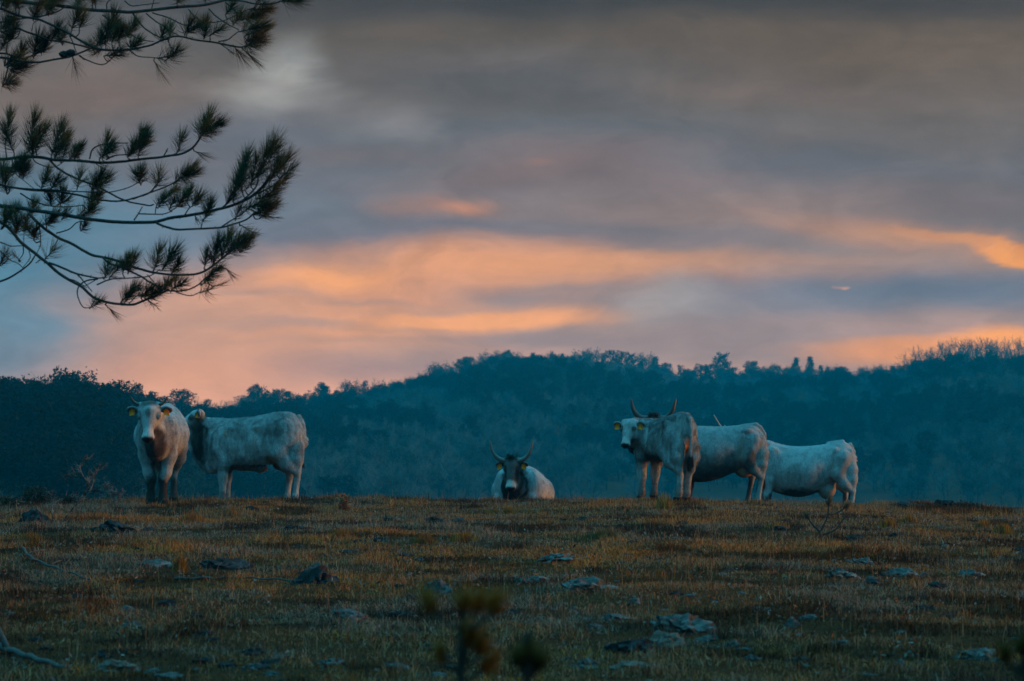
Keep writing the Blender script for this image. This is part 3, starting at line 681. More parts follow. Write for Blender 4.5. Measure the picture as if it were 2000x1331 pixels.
# cow lying on the far side of the crest
Y = 46.5; fx, fy = -.16, -.987; gzc = gz1(world_at(1003, Y+.6), Y+.6)
org = (world_at(999, Y-.9)-fx*.9, Y)
cow(dict(label='cow lying down facing the camera, lyre horns and dark face', seed=3, lying=True, loc=(org[0], org[1], foot_z(1001, Y-.9)), rz=math.atan2(fy, fx), H=1.35, hs=1.0, wide=1.0,
  torso=[(-.88,.42,.12,.14),(-.75,.60,.0,.30),(-.45,.71,-.08,.42),(-.1,.75,-.1,.47),(.2,.75,-.1,.43),(.42,.78,-.06,.34),(.56,.74,.02,.27),(.68,.60,.12,.17)],
  poll=(.92, .0, .855), fwd=(.34, .0, -.94), upref=(1, 0, 0), ear=(.10, .93, -.20), base=(.42,.42,.42), mottle=.4, fur=.022, hairs=80000,
  chains=[([(.40,0,.62,.17),(.68,0,.72,.13),(.88,0,.78,.095)],.08), ([(.45,0,.40,.24),(.68,0,.42,.19),(.84,0,.55,.115)],.08), ([(.62,0,.14,.08),(.78,0,.24,.07),(.85,0,.40,.05)],.06),
   ([(.50,.24,.2,.12),(.72,.27,.02,.07),(.45,.27,-.06,.05)],.05), ([(.50,-.24,.2,.12),(.72,-.27,.02,.07),(.45,-.27,-.06,.05)],.05)],
  ells=[((-.50,.28,.25),(.30,.20,.28),.08),((-.50,-.28,.25),(.30,.20,.28),.08),((.40,.22,.42),(.20,.12,.26),.08),((.40,-.22,.42),(.20,.12,.26),.08)],
  paint=[((.72,0,.42),(.32,.25,.46),(.012,.011,.012),.98)],
  hpaint=[((.15,0,-.08),(.34,.2,.2),(.12,.115,.112),.92), ((-.02,0,-.02),(.14,.07,.08),(.010,.010,.010),.85), ((.08,.075,-.0),(.20,.018,.06),(.14,.135,.13),.7), ((.22,.09,-.1),(.10,.05,.10),(.02,.018,.018),.8)], forelock=(.05,.045,.04),
  horn=([(.075,-.015,0),(.15,-.01,.0),(.235,.035,.02),(.300,.12,.03),(.330,.22,.02),(.345,.305,.0)],.040,.007), horn_col=(.20,.19,.18), horn_tip=(.10,.085,.085)))

# calf seen from behind, looking back
Y = 41.3; fx, fy = -.46, .888; s = Y/FPX
org = (world_at(1331, Y)-(-.52)*fx, Y-(-.52)*fy)
hw_ = Vector((-.20, -.56, -.80)); ang = math.atan2(fy, fx); loc_f = (hw_.x*math.cos(ang)+hw_.y*math.sin(ang), -hw_.x*math.sin(ang)+hw_.y*math.cos(ang), hw_.z)
pw = Vector((world_at(1231, Y)-org[0], Y+.55-org[1], 0)); lp = (pw.x*math.cos(ang)+pw.y*math.sin(ang), -pw.x*math.sin(ang)+pw.y*math.cos(ang))
cow(dict(label='pale calf seen from behind, looking back, in front of a long-horned cow', seed=4, loc=(org[0], org[1], foot_z(978, Y)), rz=ang, H=1.20, hs=.86, wide=1.08,
  torso=[(-.74,1.14,.92,.06),(-.68,1.24,.78,.15),(-.50,1.28,.70,.205),(-.25,1.24,.62,.235),(0,1.20,.575,.25),(.2,1.175,.57,.24),(.4,1.175,.59,.20),(.54,1.15,.63,.165),(.66,1.04,.70,.10)],
  poll=(lp[0], lp[1], 1.165), fwd=loc_f, ear=(-.05, .96, .10), base=(.48,.475,.47), mottle=.35, fur=.027, hairs=200000, h=.0125,
  chains=[([(.42,.0,1.05,.13),(.56,.14,1.07,.12),(lp[0]-.02,lp[1]-.06,1.08,.09)],.07), ([(.45,.0,.86,.17),(.58,.14,.86,.13),(lp[0]-.02,lp[1]-.05,.96,.09)],.07), ([(.60,.04,.66,.05),(.66,.14,.74,.045),(lp[0],lp[1]-.02,.86,.04)],.05)],
  ells=[((.40,.14,.85),(.16,.09,.24),.07),((.40,-.14,.85),(.16,.09,.24),.07),((-.42,.20,1.12),(.10,.05,.06),.06),((-.42,-.20,1.12),(.10,.05,.06),.06),((-.64,.10,1.08),(.07,.05,.07),.05),((-.64,-.10,1.08),(.07,.05,.07),.05)],
  front=[(.42,.13,.0,.12,1.05),(.44,-.13,.02,-.12,1.05)], hind=[(-.50,.155,.0,.085,1.12,.92),(-.48,-.155,.04,-.085,1.12,.92)],
  tail=[(-.68,0,1.245,.034),(-.76,0,1.18,.030),(-.79,.0,.95,.026),(-.775,.0,.72,.020),(-.76,0,.60,.015)], switch=.17,
  paint=[((.67,.24,.88),(.22,.20,.34),(.022,.019,.018),.98), ((.1,0,.62),(.45,.3,.10),(.12,.08,.06),.8), ((-.66,0,.82),(.10,.045,.20),(.60,.26,.08),.9), ((-.68,.0,1.15),(.09,.05,.12),(.24,.22,.21),.6), ((-.70,.09,.85),(.10,.06,.18),(.36,.29,.25),.6), ((-.6,0,.1),(.3,.3,.20),(.26,.20,.17),.6), ((.45,0,.12),(.2,.3,.16),(.16,.13,.12),.6)],
  hpaint=[((.0,0,-.05),(.08,.1,.06),(.36,.34,.33),.5), ((.12,.03,-.0),(.10,.02,.05),(.30,.29,.29),.5), ((.26,.05,-.20),(.2,.08,.06),(.06,.05,.05),.8)], horn=None))

# horned cow side on behind the calf
Y = 46.0; s = Y/FPX; X = lambda p: (1400-p)*s; Z = lambda r_: (993-r_)*s
cow(dict(label='horned adult cow side on with a shaded belly, standing behind the calf that looks back', seed=5, loc=(world_at(1400, Y), Y, foot_z(993, Y)), rz=R(180), H=1.35, hs=1.0, wide=1.0,
  torso=side_rows([(1493,858,880,.06),(1488,844,898,.15),(1476,832,912,.225),(1460,830,916,.265),(1440,831,920,.30),(1415,833,931,.355),(1390,833,939,.39),(1365,832,942,.38),(1345,831,938,.33),(1328,830,931,.27),(1315,834,922,.20),(1305,850,905,.12)], 1400, 993, Y),
  poll=(X(1275), .10, Z(814)), fwd=(.18, .66, -.73), ear=(-.12, .95, -.15), base=(.33,.33,.33), mottle=.3, fur=.018, hairs=80000,
  chains=[([(X(1335),0,Z(850),.17),(X(1305),.03,Z(838),.13),(X(1280),.06,Z(826),.095)],.08), ([(X(1330),0,Z(885),.22),(X(1300),.03,Z(868),.17),(X(1278),.08,Z(848),.10)],.08),
   ([(X(1478),.0,Z(831),.035),(X(1485),.0,Z(838),.035)],.03), ([(X(1450),0,Z(833),.035),(X(1476),0,Z(829),.03)],.04)],
  ells=[((X(1457),.185,Z(842)),(.085,.06,.05),.09),((X(1457),-.185,Z(842)),(.085,.06,.05),.09),((X(1486),.11,Z(852)),(.05,.05,.05),.04),((X(1486),-.11,Z(852)),(.05,.05,.05),.04),
   ((X(1335),.23,Z(880)),(.20,.09,.28),.08),((X(1335),-.23,Z(880)),(.20,.09,.28),.08),((X(1450),.24,Z(872)),(.045,.06,.20),.04),((X(1450),-.24,Z(872)),(.045,.06,.20),.04),((X(1453),.02,Z(920)),(.15,.12,.11),.05)],
  subs=[((X(1436),.42,Z(854)),(.15,.10,.08),.12)],
  front=[(X(1338),.17,-.06,.15,1.05),(X(1350),-.17,.02,-.15,1.05)], hind=[(X(1472),.19,.04,.15,1.0,.9),(X(1462),-.19,.10,-.15,1.0,.9)],
  tail=[(X(1484),0,Z(834),.034),(X(1493),0,Z(848),.028),(X(1494),.0,Z(890),.020),(X(1488),0,Z(930),.015)], switch=.22,
  paint=[((X(1385),0,Z(928)),(.52,.5,.27),(.026,.023,.023),.97), ((X(1395),0,Z(905)),(.75,.5,.30),(.12,.11,.11),.7), ((X(1330),.2,Z(900)),(.22,.2,.35),(.10,.09,.09),.6), ((X(1463),.2,Z(895)),(.10,.16,.24),(.075,.065,.06),.8), ((X(1443),.2,Z(888)),(.07,.2,.26),(.34,.27,.23),.6),  # darker underside deepened by painted belly shade; thigh hollow painted dark
   ((X(1453),.02,Z(922)),(.16,.14,.10),SKIN,.9), ((X(1484),.1,Z(890)),(.06,.2,.30),(.50,.35,.24),.5), ((X(1345),0,Z(965)),(.25,.3,.28),DARK,.95), ((X(1300),0,Z(850)),(.3,.3,.3),(.08,.075,.07),.85), ((X(1458),-.1,Z(960)),(.12,.12,.2),(.07,.06,.06),.8)],  # warm rear edge: orange rump light painted into the coat
  hpaint=[((.05,0,-.05),(.22,.2,.14),(.07,.066,.064),.9)], forelock=(.07,.06,.055),
  horn=([(.075,-.01,0),(.15,-.015,.0),(.24,.02,.02),(.315,.11,.03),(.350,.22,.02),(.372,.315,.0)],.054,.009), horn_col=(.085,.08,.076), horn_tip=(.02,.018,.018)))

# far right cow, its head behind the other's rump
Y = 50.0; s = Y/FPX; X = lambda p: (1578-p)*s; Z = lambda r_: (1017-r_)*s
cow(dict(label='rightmost cow, side on with a full udder, its head hidden behind the horned cow', seed=6, loc=(world_at(1578, Y), Y, foot_z(1017, Y)), rz=R(180), H=1.37, hs=1.0, wide=1.0,
  torso=side_rows([(1666,884,910,.06),(1661,872,924,.15),(1650,864,936,.23),(1632,864,944,.27),(1610,868,953,.315),(1585,871,966,.38),(1560,872,971,.39),(1535,870,968,.36),(1515,865,962,.31),(1500,860,955,.26),(1487,861,946,.21),(1475,868,932,.16)], 1578, 1017, Y),
  poll=(X(1424), .0, Z(853)), roll=-38, fwd=(.80, .10, -.60), ear=(-.12, .95, -.15), base=(.40,.40,.40), mottle=.25, fur=.016, hairs=80000,
  chains=[([(X(1495),0,Z(885),.17),(X(1460),0,Z(873),.13),(X(1432),0,Z(866),.095)],.08), ([(X(1490),0,Z(915),.20),(X(1460),0,Z(900),.15),(X(1428),0,Z(885),.10)],.08),
   ([(X(1618),0,Z(867),.04),(X(1646),0,Z(862),.03)],.04), ([(X(1616),.0,Z(985),.022),(X(1617),.03,Z(992),.016)],.02), ([(X(1604),.05,Z(982),.022),(X(1603),.06,Z(990),.016)],.02)],
  ells=[((X(1628),.18,Z(880)),(.07,.06,.05),.10),((X(1628),-.18,Z(880)),(.07,.06,.05),.10),((X(1659),.12,Z(882)),(.05,.05,.05),.04),((X(1659),-.12,Z(882)),(.05,.05,.05),.04),
   ((X(1505),.22,Z(905)),(.19,.09,.30),.08),((X(1505),-.22,Z(905)),(.19,.09,.30),.08),((X(1619),.24,Z(908)),(.045,.06,.22),.04),((X(1619),-.24,Z(908)),(.045,.06,.22),.04),((X(1614),.02,Z(955)),(.16,.13,.18),.07)],
  subs=[((X(1604),.44,Z(892)),(.16,.10,.08),.12)],
  front=[(X(1497),.18,.0,.15,1.05),(X(1490),-.18,.02,-.15,1.05)], hind=[(X(1647),.19,-.01,.16,1.05,.92),(X(1640),-.19,.02,-.16,1.05,.92)],
  tail=[(X(1660),0,Z(868),.034),(X(1667),0,Z(882),.030),(X(1668),.0,Z(920),.024),(X(1662),0,Z(965),.018)], switch=.25,
  paint=[((X(1560),0,Z(972)),(.62,.5,.19),(.030,.027,.027),.95), ((X(1500),.1,Z(985)),(.16,.3,.22),(.04,.035,.035),.9), ((X(1640),.22,Z(912)),(.12,.12,.18),(.12,.105,.10),.6), ((X(1645),.14,Z(980)),(.10,.2,.20),(.07,.06,.055),.7),  # dark belly: own darker underside plus shade painted into the coat
   ((X(1614),.02,Z(966)),(.18,.18,.16),(.33,.26,.22),.8), ((X(1655),.12,Z(915)),(.05,.14,.25),(.50,.36,.25),.5), ((X(1622),.2,Z(925)),(.06,.2,.26),(.34,.28,.24),.5), ((X(1550),.3,Z(925)),(.20,.2,.16),(.24,.22,.215),.5)],  # rear edge tinted like low orange light on the rump
  horn=([(.075,.02,0),(.14,.05,.02),(.19,.12,.08),(.19,.22,.14),(.18,.31,.19)],.026,.006), horn_col=(.25,.24,.21), horn_tip=(.40,.38,.34)))

# ------------------------------------------------------------------ woods
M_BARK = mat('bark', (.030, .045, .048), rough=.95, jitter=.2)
M_NEEDLE = mat('far_needles', tint=True, rough=.8, transl=.2, jitter=.25)
M_TWIG = mat('bare_twigs', tint=True, rough=.9, jitter=.3)
M_DRYLEAF = mat('dry_leaves', tint=True, rough=.85, transl=.25, jitter=.25)
def leaf_quads(c, size, r, col, flat=.0):
    """n small leaf clumps: two triangles each, random orientation"""
    n = len(c); a = r.normal(0, 1, (n, 3)); a[:, 2] *= 1-flat; a /= np.linalg.norm(a, axis=1)[:, None]
    b = np.cross(a, r.normal(0, 1, (n, 3))); b /= np.linalg.norm(b, axis=1)[:, None]+1e-9
    s = (size*(.5+r.random(n)))[:, None]
    V = np.stack([c-a*s, c-b*s*.45, c+a*s, c+b*s*.45], 1).reshape(-1, 3)
    F = np.arange(4*n).reshape(-1, 4); return V, F, np.repeat(col, 4, 0)
def pine_parts(seed, H=8.0, spread=2.4, kind='umbrella'):
    r = np.random.default_rng(seed); tb = Buf(); lean = r.normal(0, .04, 2)
    zs = np.linspace(0, H*.97, 9); tr = np.stack([lean[0]*zs+r.normal(0, .05, 9), lean[1]*zs+r.normal(0, .05, 9), zs], 1); tr[0] = 0
    tb.tube(tr, np.linspace(.17, .03, 9), 7)
    cs, cl = [], []
    base = .35 if kind == 'umbrella' else .12
    nb = 30 if kind != 'cone' else 46
    for i in range(nb):
        f = base+(1-base)*(i+r.random()*.6)/nb; z = H*f*.97
        p0 = np.array([np.interp(z, tr[:, 2], tr[:, 0]), np.interp(z, tr[:, 2], tr[:, 1]), z]); a = i*2.4+r.normal(0, .4)
        q = (f-base)/(1-base)
        if kind == 'cone': L = spread*.75*(1-q)**.8+.15
        elif kind == 'umbrella': L = spread*(.35+.75*math.sin(math.pi*min(q*.8+.15, 1)))*(.6+.5*r.random())
        else: L = spread*(1-q*.7)*(.55+.6*r.random())
        rise = .15+.45*q if kind != 'cone' else .05-.1*(1-q)
        d = np.array([math.cos(a), math.sin(a), rise]); p1 = p0+d*L; mid = p0+d*L*.5+np.array([0, 0, -.06*L])
        tb.tube(np.array([p0, mid, p1]), [.045, .03, .012], 4, cap=False)
        nc = int(4+L*3.2)
        for j in range(nc):
            t_ = .35+.65*(j+r.random())/nc; c = p0+(p1-p0)*t_+r.normal(0, .16+.10*L, 3)*np.array([1, 1, .55])
            k = 15; pts = c+r.normal(0, .17, (k, 3)); pts[:, 2] += .05
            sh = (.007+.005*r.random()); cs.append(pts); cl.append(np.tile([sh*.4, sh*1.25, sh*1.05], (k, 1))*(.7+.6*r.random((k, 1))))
    V, F, cc = leaf_quads(np.vstack(cs), .13, r, np.vstack(cl))
    return tb, (V, F, cc)
def bare_parts(seed, H=8.0, spread=2.6, leafy=0.0, leafcol=(.20, .09, .02), dense=1.0):
    r = np.random.default_rng(seed); tb = Buf(); tw = Buf(); tips = []; segs = []
    def grow(p, d, L, rad, lev):
        n = 4; pts = [p]
        for i in range(n):
            d = d+r.normal(0, .13, 3)+np.array([0, 0, .06]); d = d/np.linalg.norm(d); pts.append(pts[-1]+d*L/n)
        pts = np.array(pts); rr = np.linspace(rad, rad*.55, n+1)
        if lev <= 1: tb.tube(pts, rr, 6 if lev == 0 else 4, cap=False)
        else: segs.append((pts, rad))
        if lev == 4: tips.append(pts[-1]); tips.append(pts[2]); return
        k = (6, 5, 5, 4)[lev] if lev else int(7*dense)
        for i in range(k):
            t_ = .35+.65*(i+r.random()*.8)/k if lev else .30+.68*(i+r.random()*.7)/k
            q = pts[0]+(pts[-1]-pts[0])*min(t_, 1); q = pts[min(int(t_*n), n)]
            ax = r.normal(0, 1, 3); ax -= d*(ax@d); ax /= np.linalg.norm(ax)+1e-9
            dd = d*(.75 if lev else .55)+ax*(.62 if lev else .75)*(1.15-.5*(t_ if lev == 0 else .3)); dd /= np.linalg.norm(dd)
            grow(q, dd, L*(.50 if lev == 0 else .60)*(.8+.4*r.random()), rad*.5, lev+1)
    grow(np.zeros(3), np.array([r.normal(0, .03), r.normal(0, .03), 1.]), H*.62, .14, 0)
    for pts, rad in segs:        # fine twigs as slender ribbons
        d = pts[-1]-pts[0]; s_ = np.cross(d, r.normal(0, 1, 3)); s_ /= np.linalg.norm(s_)+1e-9; w_ = max(rad, .017)
        m_ = (pts[1]+pts[3])/2
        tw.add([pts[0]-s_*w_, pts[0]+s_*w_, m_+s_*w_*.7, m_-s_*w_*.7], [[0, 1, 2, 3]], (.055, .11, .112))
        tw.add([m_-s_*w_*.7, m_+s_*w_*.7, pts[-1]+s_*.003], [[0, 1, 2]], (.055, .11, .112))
    leaves = None
    if leafy:
        tp = np.array(tips); k = int(len(tp)*leafy); c = tp[r.integers(0, len(tp), k)]+r.normal(0, .14, (k, 3))
        leaves = leaf_quads(c, .10, r, np.array(leafcol)*(.6+.8*r.random((k, 1))))
    zm = max(p[:, 2].max() for p, _ in segs)
    sc_ = H/zm
    for B_ in (tb, tw): B_.v = [v*sc_ for v in B_.v]
    if leaves: leaves = (leaves[0]*sc_, leaves[1], leaves[2])
    return tb, tw, leaves
PROTO = []
def make_tree(kind, seed, name, H, **k):
    rt = empty(name)
    if kind in ('umbrella', 'cone', 'ragged'):
        tb, (V_, F_, c_) = pine_parts(seed, H, kind=kind, **k); tb.build('trunk', M_BARK, rt); mesh_np('crown', V_, F_, M_NEEDLE, rt, cols=c_)
    else:
        tb, tw, lv = bare_parts(seed, H, **k); tb.build('trunk', M_BARK, rt)
        if lv:
            tw.add(*[lv[0], lv[1]]); tw.c[-1] = lv[2]
        tw.build('crown', M_DRYLEAF if lv else M_TWIG, rt)
    zz = np.percentile(np.array([v.co.z for c_ in rt.children if c_.name.startswith('crown') for v in c_.data.vertices]), 99.3)
    PROTO.append((rt, kind, float(zz))); return rt
make_tree('umbrella', 11, 'pine_tree', 8.0, spread=2.3)
make_tree('umbrella', 12, 'pine_tree', 8.0, spread=2.0)
make_tree('ragged', 13, 'pine_tree', 8.5, spread=2.4)
make_tree('cone', 14, 'fir_tree', 8.5, spread=2.4)
make_tree('bare', 15, 'bare_tree', 7.5)
make_tree('bare', 16, 'bare_tree', 7.0, dense=1.3)
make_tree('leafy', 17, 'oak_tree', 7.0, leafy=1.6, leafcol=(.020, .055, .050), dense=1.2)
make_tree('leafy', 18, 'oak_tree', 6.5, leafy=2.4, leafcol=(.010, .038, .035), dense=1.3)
make_tree('leafy', 19, 'autumn_tree', 6.5, leafy=2.0, leafcol=(.26, .10, .02), dense=1.2)
used = set()
def put_tree(k, px, Yd, sc, label, cat, group=None, dz=0.0):
    src, kind, H = PROTO[k]; x = world_at(px, Yd); z = gz1(x, Yd)-.15+dz
    if k in used:
        o = src.copy(); C.objects.link(o)
        for ch in src.children: c_ = ch.copy(); C.objects.link(c_); c_.parent = o
    else: o = src; used.add(k)
    o.location = (x, Yd, z); o.rotation_euler = (0, 0, random.uniform(0, 6.28)); o.scale = (sc*random.uniform(.9, 1.15), sc*random.uniform(.9, 1.15), sc)
    tag(o, label, cat, group)
    return o
def top_scale(k, px, Yd, row):     # scale so that the tree's top reaches a picture row
    z = gz1(world_at(px, Yd), Yd)-.15; return max(.35, (1.6+(HROW-row)*Yd/FPX-z)/PROTO[k][2])
def ridge(px): return float(np.interp(px, SK_PX, SK_Y)), float(np.interp(px, SK_PX, SK_R))
def G(px, row, k, label, cat, group=None, back=0.0, grow=1.0):
    D, _ = ridge(px); D = D-back; o = put_tree(k, px, D, top_scale(k, px, D, row)*grow, label, cat, group); return o
# trees that stand out, by name
G(1415, 690, 0, 'tall round-topped pine rising highest above the middle of the right-hand ridge', 'tree')
G(1390, 712, 1, 'smaller pine pressed against the left side of the tall round-topped ridge pine', 'tree')
G(1552, 700, 3, 'pointed conifer on the ridge, left one of the two conical trees', 'tree')
G(1583, 698, 3, 'pointed conifer on the ridge, right one of the two conical trees', 'tree')
G(1470, 706, 1, 'low flat-topped pine on the ridge between the tall round pine and the conical trees', 'tree')
G(505, 752, 0, 'broad dark pine on the low skyline above the rump of the side-on calf', 'tree')
G(135, 724, 0, 'tall rounded pine highest of the left wood', 'tree')
G(105, 734, 2, 'dark pine leaning on the left flank of the tallest pine in the left wood', 'tree')
G(245, 752, 2, 'slim pine on the skyline just left of the front-facing cow', 'tree')
G(350, 762, 1, 'round open crowned pine behind the front-facing cow', 'tree')
G(625, 752, 0, 'dark pine on the slope rising right of the side-on calf', 'tree')
G(706, 745, 2, 'dark pine on the rising slope, halfway from the calf to the lying cow', 'tree')
G(985, 690, 1, 'rounded dark pine crowning the left end of the hilltop', 'tree')
G(1212, 686, 0, 'bushy dark pine on the hilltop nearly above the long lyre horns', 'tree')
G(1100, 692, 3, 'small pointed conifer on the hilltop right of its bare twigs', 'tree')
G(1880, 662, 4, 'tallest bare tree fanning against the orange glow at the right ridge', 'tree')
G(1940, 664, 5, 'wide bare tree on the right ridge, nearest the picture edge of the two tallest', 'tree')
# trees of the slope that catch the eye
o = put_tree(7, 1945, 560, .95, 'dark round bush-like tree alone on the slope at far right', 'tree')
o = put_tree(8, 1908, 555, .75, 'faded orange tree on the slope beside the dark round tree at far right', 'tree')
o = put_tree(8, 1760, 600, .70, 'dull orange autumn tree high on the right-hand slope', 'tree')
o = put_tree(8, 1335, 640, .50, 'small yellowish tree on the slope above the long lyre horns', 'tree')
o = put_tree(7, 1080, 600, 1.05, 'dark spreading evergreen halfway up the slope above the lying cow', 'tree')
o = put_tree(6, 815, 540, .90, 'dark upright tree on the slope left of the lying cow', 'tree')
ORD = 'first second third fourth fifth sixth seventh eighth ninth tenth eleventh twelfth thirteenth fourteenth fifteenth sixteenth seventeenth eighteenth nineteenth twentieth'.split()
ORD += ['twenty-'+q for q in ORD[:9]]+['thirtieth']+['thirty-'+q for q in ORD[:9]]+['fortieth']+['forty-'+q for q in ORD[:9]]
def run(p0, p1, step, kinds, label, group, jit=9, lift=(-2, 16), cat='tree'):
    px = p0; num = 0
    while px < p1:
        k = random.choice(kinds); D, r_ = ridge(px); D -= random.uniform(0, 14)
        put_tree(k, px, D, top_scale(k, px, D, r_-random.uniform(*lift)), ORD[num]+' from the left, '+label, cat, group); num += 1
        px += step*random.uniform(.55, 1.45)
run(-30, 245, 22, [0, 1, 2, 6, 7], 'evergreen in the tops of the left wood', 'evergreens along the top of the left wood', lift=(-12, 16))
run(235, 400, 13, [1, 2, 4, 5], 'ragged tree of the skyline dip around the front-facing cow', 'trees on the dip of the skyline', lift=(2, 16))
run(400, 480, 9, [4, 5, 5], 'bare twiggy tree of the lowest skyline dip', 'bare trees on the lowest dip', lift=(6, 20))
run(480, 960, 14, [0, 1, 2, 2, 4, 6, 7], 'dark tree of the skyline climbing to the hilltop', 'trees on the climbing skyline', lift=(2, 28))
run(850, 1010, 16, [4, 5], 'thin bare tree of the hilltop\'s left shoulder', 'bare trees on the left shoulder of the hill', lift=(8, 20))
run(960, 1300, 15, [0, 1, 2, 6, 7, 3], 'dark tree of the rounded hilltop skyline', 'trees on the hilltop skyline', lift=(0, 20))
run(1300, 1650, 13, [0, 1, 2, 3, 6, 7], 'dark tree of the level ridge over the right-hand cows', 'trees on the level ridge', lift=(-2, 15))
run(1600, 1790, 12, [4, 5, 5, 1, 6], 'low tree of the dip before the right ridge', 'trees where the right ridge dips', lift=(0, 16))
run(1785, 2040, 9, [4, 5, 4], 'bare tree of the row against the orange glow', 'bare trees against the glow', lift=(14, 36))

# the mass of the wood on the slopes: one stand, instanced from the trees above
fr = np.random.default_rng(3); pts = []
def cell(n, p0, p1, f0, f1):
    px = fr.uniform(p0, p1, n); D = np.interp(px, SK_PX, SK_Y); f = np.sqrt(fr.uniform(f0**2, f1**2, n)); y = D*f
    return np.stack([px, y, D], 1)
pts = np.vstack([cell(1500, -250, 420, .60, 1.01), cell(5200, 380, 2300, .52, 1.01), cell(700, 2300, 3400, .6, 1), cell(500, -1500, -250, .6, 1), cell(1500, 0, 2100, 1.01, 1.07)])
x = world_at(pts[:, 0], pts[:, 1]); y = pts[:, 1]; z = gz(x, y)-.25
patch = nz2(x, y, 32, 3, 2.0); pn = nz2(x, y, 75, 3, 8.0)
kind = np.full(len(x), 4); u = fr.random(len(x))
kind = np.where(u < .55, 4, 5)
ever = (patch+.06*(u-.5) > .535) | (pts[:, 2] < 330)
kind = np.where(ever, fr.choice([0, 1, 2, 6, 7, 7], len(x)), kind); kind = np.where(~ever & (u > .78), 6, kind); kind = np.where(~ever & (u > .9), 7, kind)
kind = np.where((u < .004) & ~ever & (pts[:, 0] > 1250), 8, kind)
sc = fr.uniform(.75, 1.05, len(x))*np.interp(pts[:, 2], [280, 450], [1.25, .9]); sc = sc*np.interp(pts[:, 1]/pts[:, 2], [.5, .85, 1], [.72, .92, .74])
rot = np.stack([0*x, 0*x, fr.uniform(0, 6.28, len(x))], 1)
fo = mesh_np('forest', np.stack([x, y, z], 1), np.zeros((0, 3), int) if False else np.array([[0, 1, 2]]), M_BARK, attrs=dict(sort=kind.astype(np.int32), size=sc, turn=rot)) if False else None
me = bpy.data.meshes.new('forest'); me.from_pydata([tuple(v) for v in np.stack([x, y, z], 1)], [], [])
a = me.attributes.new('sort', 'INT', 'POINT'); a.data.foreach_set('value', kind.astype(np.int32))
a = me.attributes.new('size', 'FLOAT', 'POINT'); a.data.foreach_set('value', sc.astype(np.float32))
a = me.attributes.new('turn', 'FLOAT_VECTOR', 'POINT'); a.data.foreach_set('vector', rot.astype(np.float32).ravel())
fo = bpy.data.objects.new('forest', me); C.objects.link(fo); tag(fo, 'dusky blue wood covering the hillside behind the cattle', 'forest', kind='stuff')
ng = bpy.data.node_groups.new('plant_forest', 'GeometryNodeTree')
ng.interface.new_socket('Geometry', in_out='INPUT', socket_type='NodeSocketGeometry'); ng.interface.new_socket('Geometry', in_out='OUTPUT', socket_type='NodeSocketGeometry')
gi = ng.nodes.new('NodeGroupInput'); go = ng.nodes.new('NodeGroupOutput'); jo = ng.nodes.new('GeometryNodeJoinGeometry')
def named(nm, typ):
    q = ng.nodes.new('GeometryNodeInputNamedAttribute'); q.data_type = typ; q.inputs['Name'].default_value = nm; return q
ns, nk, nr_ = named('size', 'FLOAT'), named('sort', 'INT'), named('turn', 'FLOAT_VECTOR')
for k, (rt, kd, H) in enumerate(PROTO):
    if not (kind == k).any(): continue
    cmp_ = ng.nodes.new('FunctionNodeCompare'); cmp_.data_type = 'INT'; cmp_.operation = 'EQUAL'
    ng.links.new(nk.outputs['Attribute'], [i for i in cmp_.inputs if i.type == 'INT'][0]); [i for i in cmp_.inputs if i.type == 'INT'][1].default_value = k
    jj = ng.nodes.new('GeometryNodeJoinGeometry')
    for ch in rt.children:
        oi = ng.nodes.new('GeometryNodeObjectInfo'); oi.transform_space = 'ORIGINAL'; oi.inputs['Object'].default_value = ch
        ng.links.new(oi.outputs['Geometry'], jj.inputs[0])
    ins = ng.nodes.new('GeometryNodeInstanceOnPoints')
    ng.links.new(gi.outputs[0], ins.inputs['Points']); ng.links.new(cmp_.outputs[0], ins.inputs['Selection']); ng.links.new(jj.outputs[0], ins.inputs['Instance'])
    ng.links.new(nr_.outputs['Attribute'], ins.inputs['Rotation']); ng.links.new(ns.outputs['Attribute'], ins.inputs['Scale'])
    ng.links.new(ins.outputs[0], jo.inputs[0])
ng.links.new(jo.outputs[0], go.inputs[0])
md = fo.modifiers.new('plant', 'NODES'); md.node_group = ng

# ------------------------------------------------------------------ evening haze between here and the hill
hz_m = bpy.data.materials.new('haze_air'); hz_m.use_nodes = True; t = NT(hz_m.node_tree); hz_m.node_tree.nodes.clear()
pv = t.n('ShaderNodeVolumePrincipled'); pv.inputs['Color'].default_value = (*HAZE_COL, 1); pv.inputs['Density'].default_value = HAZE_D
pv.inputs['Anisotropy'].default_value = 0.0
o = t.n('ShaderNodeOutputMaterial'); t.l(pv.outputs[0], o.inputs['Volume'])
hb = Buf(); x0, x1, y0, y1, z0, z1 = -900, 900, -60, 880, -60, 34
v8 = [(x0,y0,z0),(x1,y0,z0),(x1,y1,z0),(x0,y1,z0),(x0,y0,z1),(x1,y0,z1),(x1,y1,z1),(x0,y1,z1)]
hb.add(v8, [[0,3,2,1],[4,5,6,7],[0,1,5,4],[1,2,6,5],[2,3,7,6],[3,0,4,7]])
hz = hb.build('haze', hz_m); tag(hz, 'thin blue evening haze over the valley', 'haze', kind='stuff')

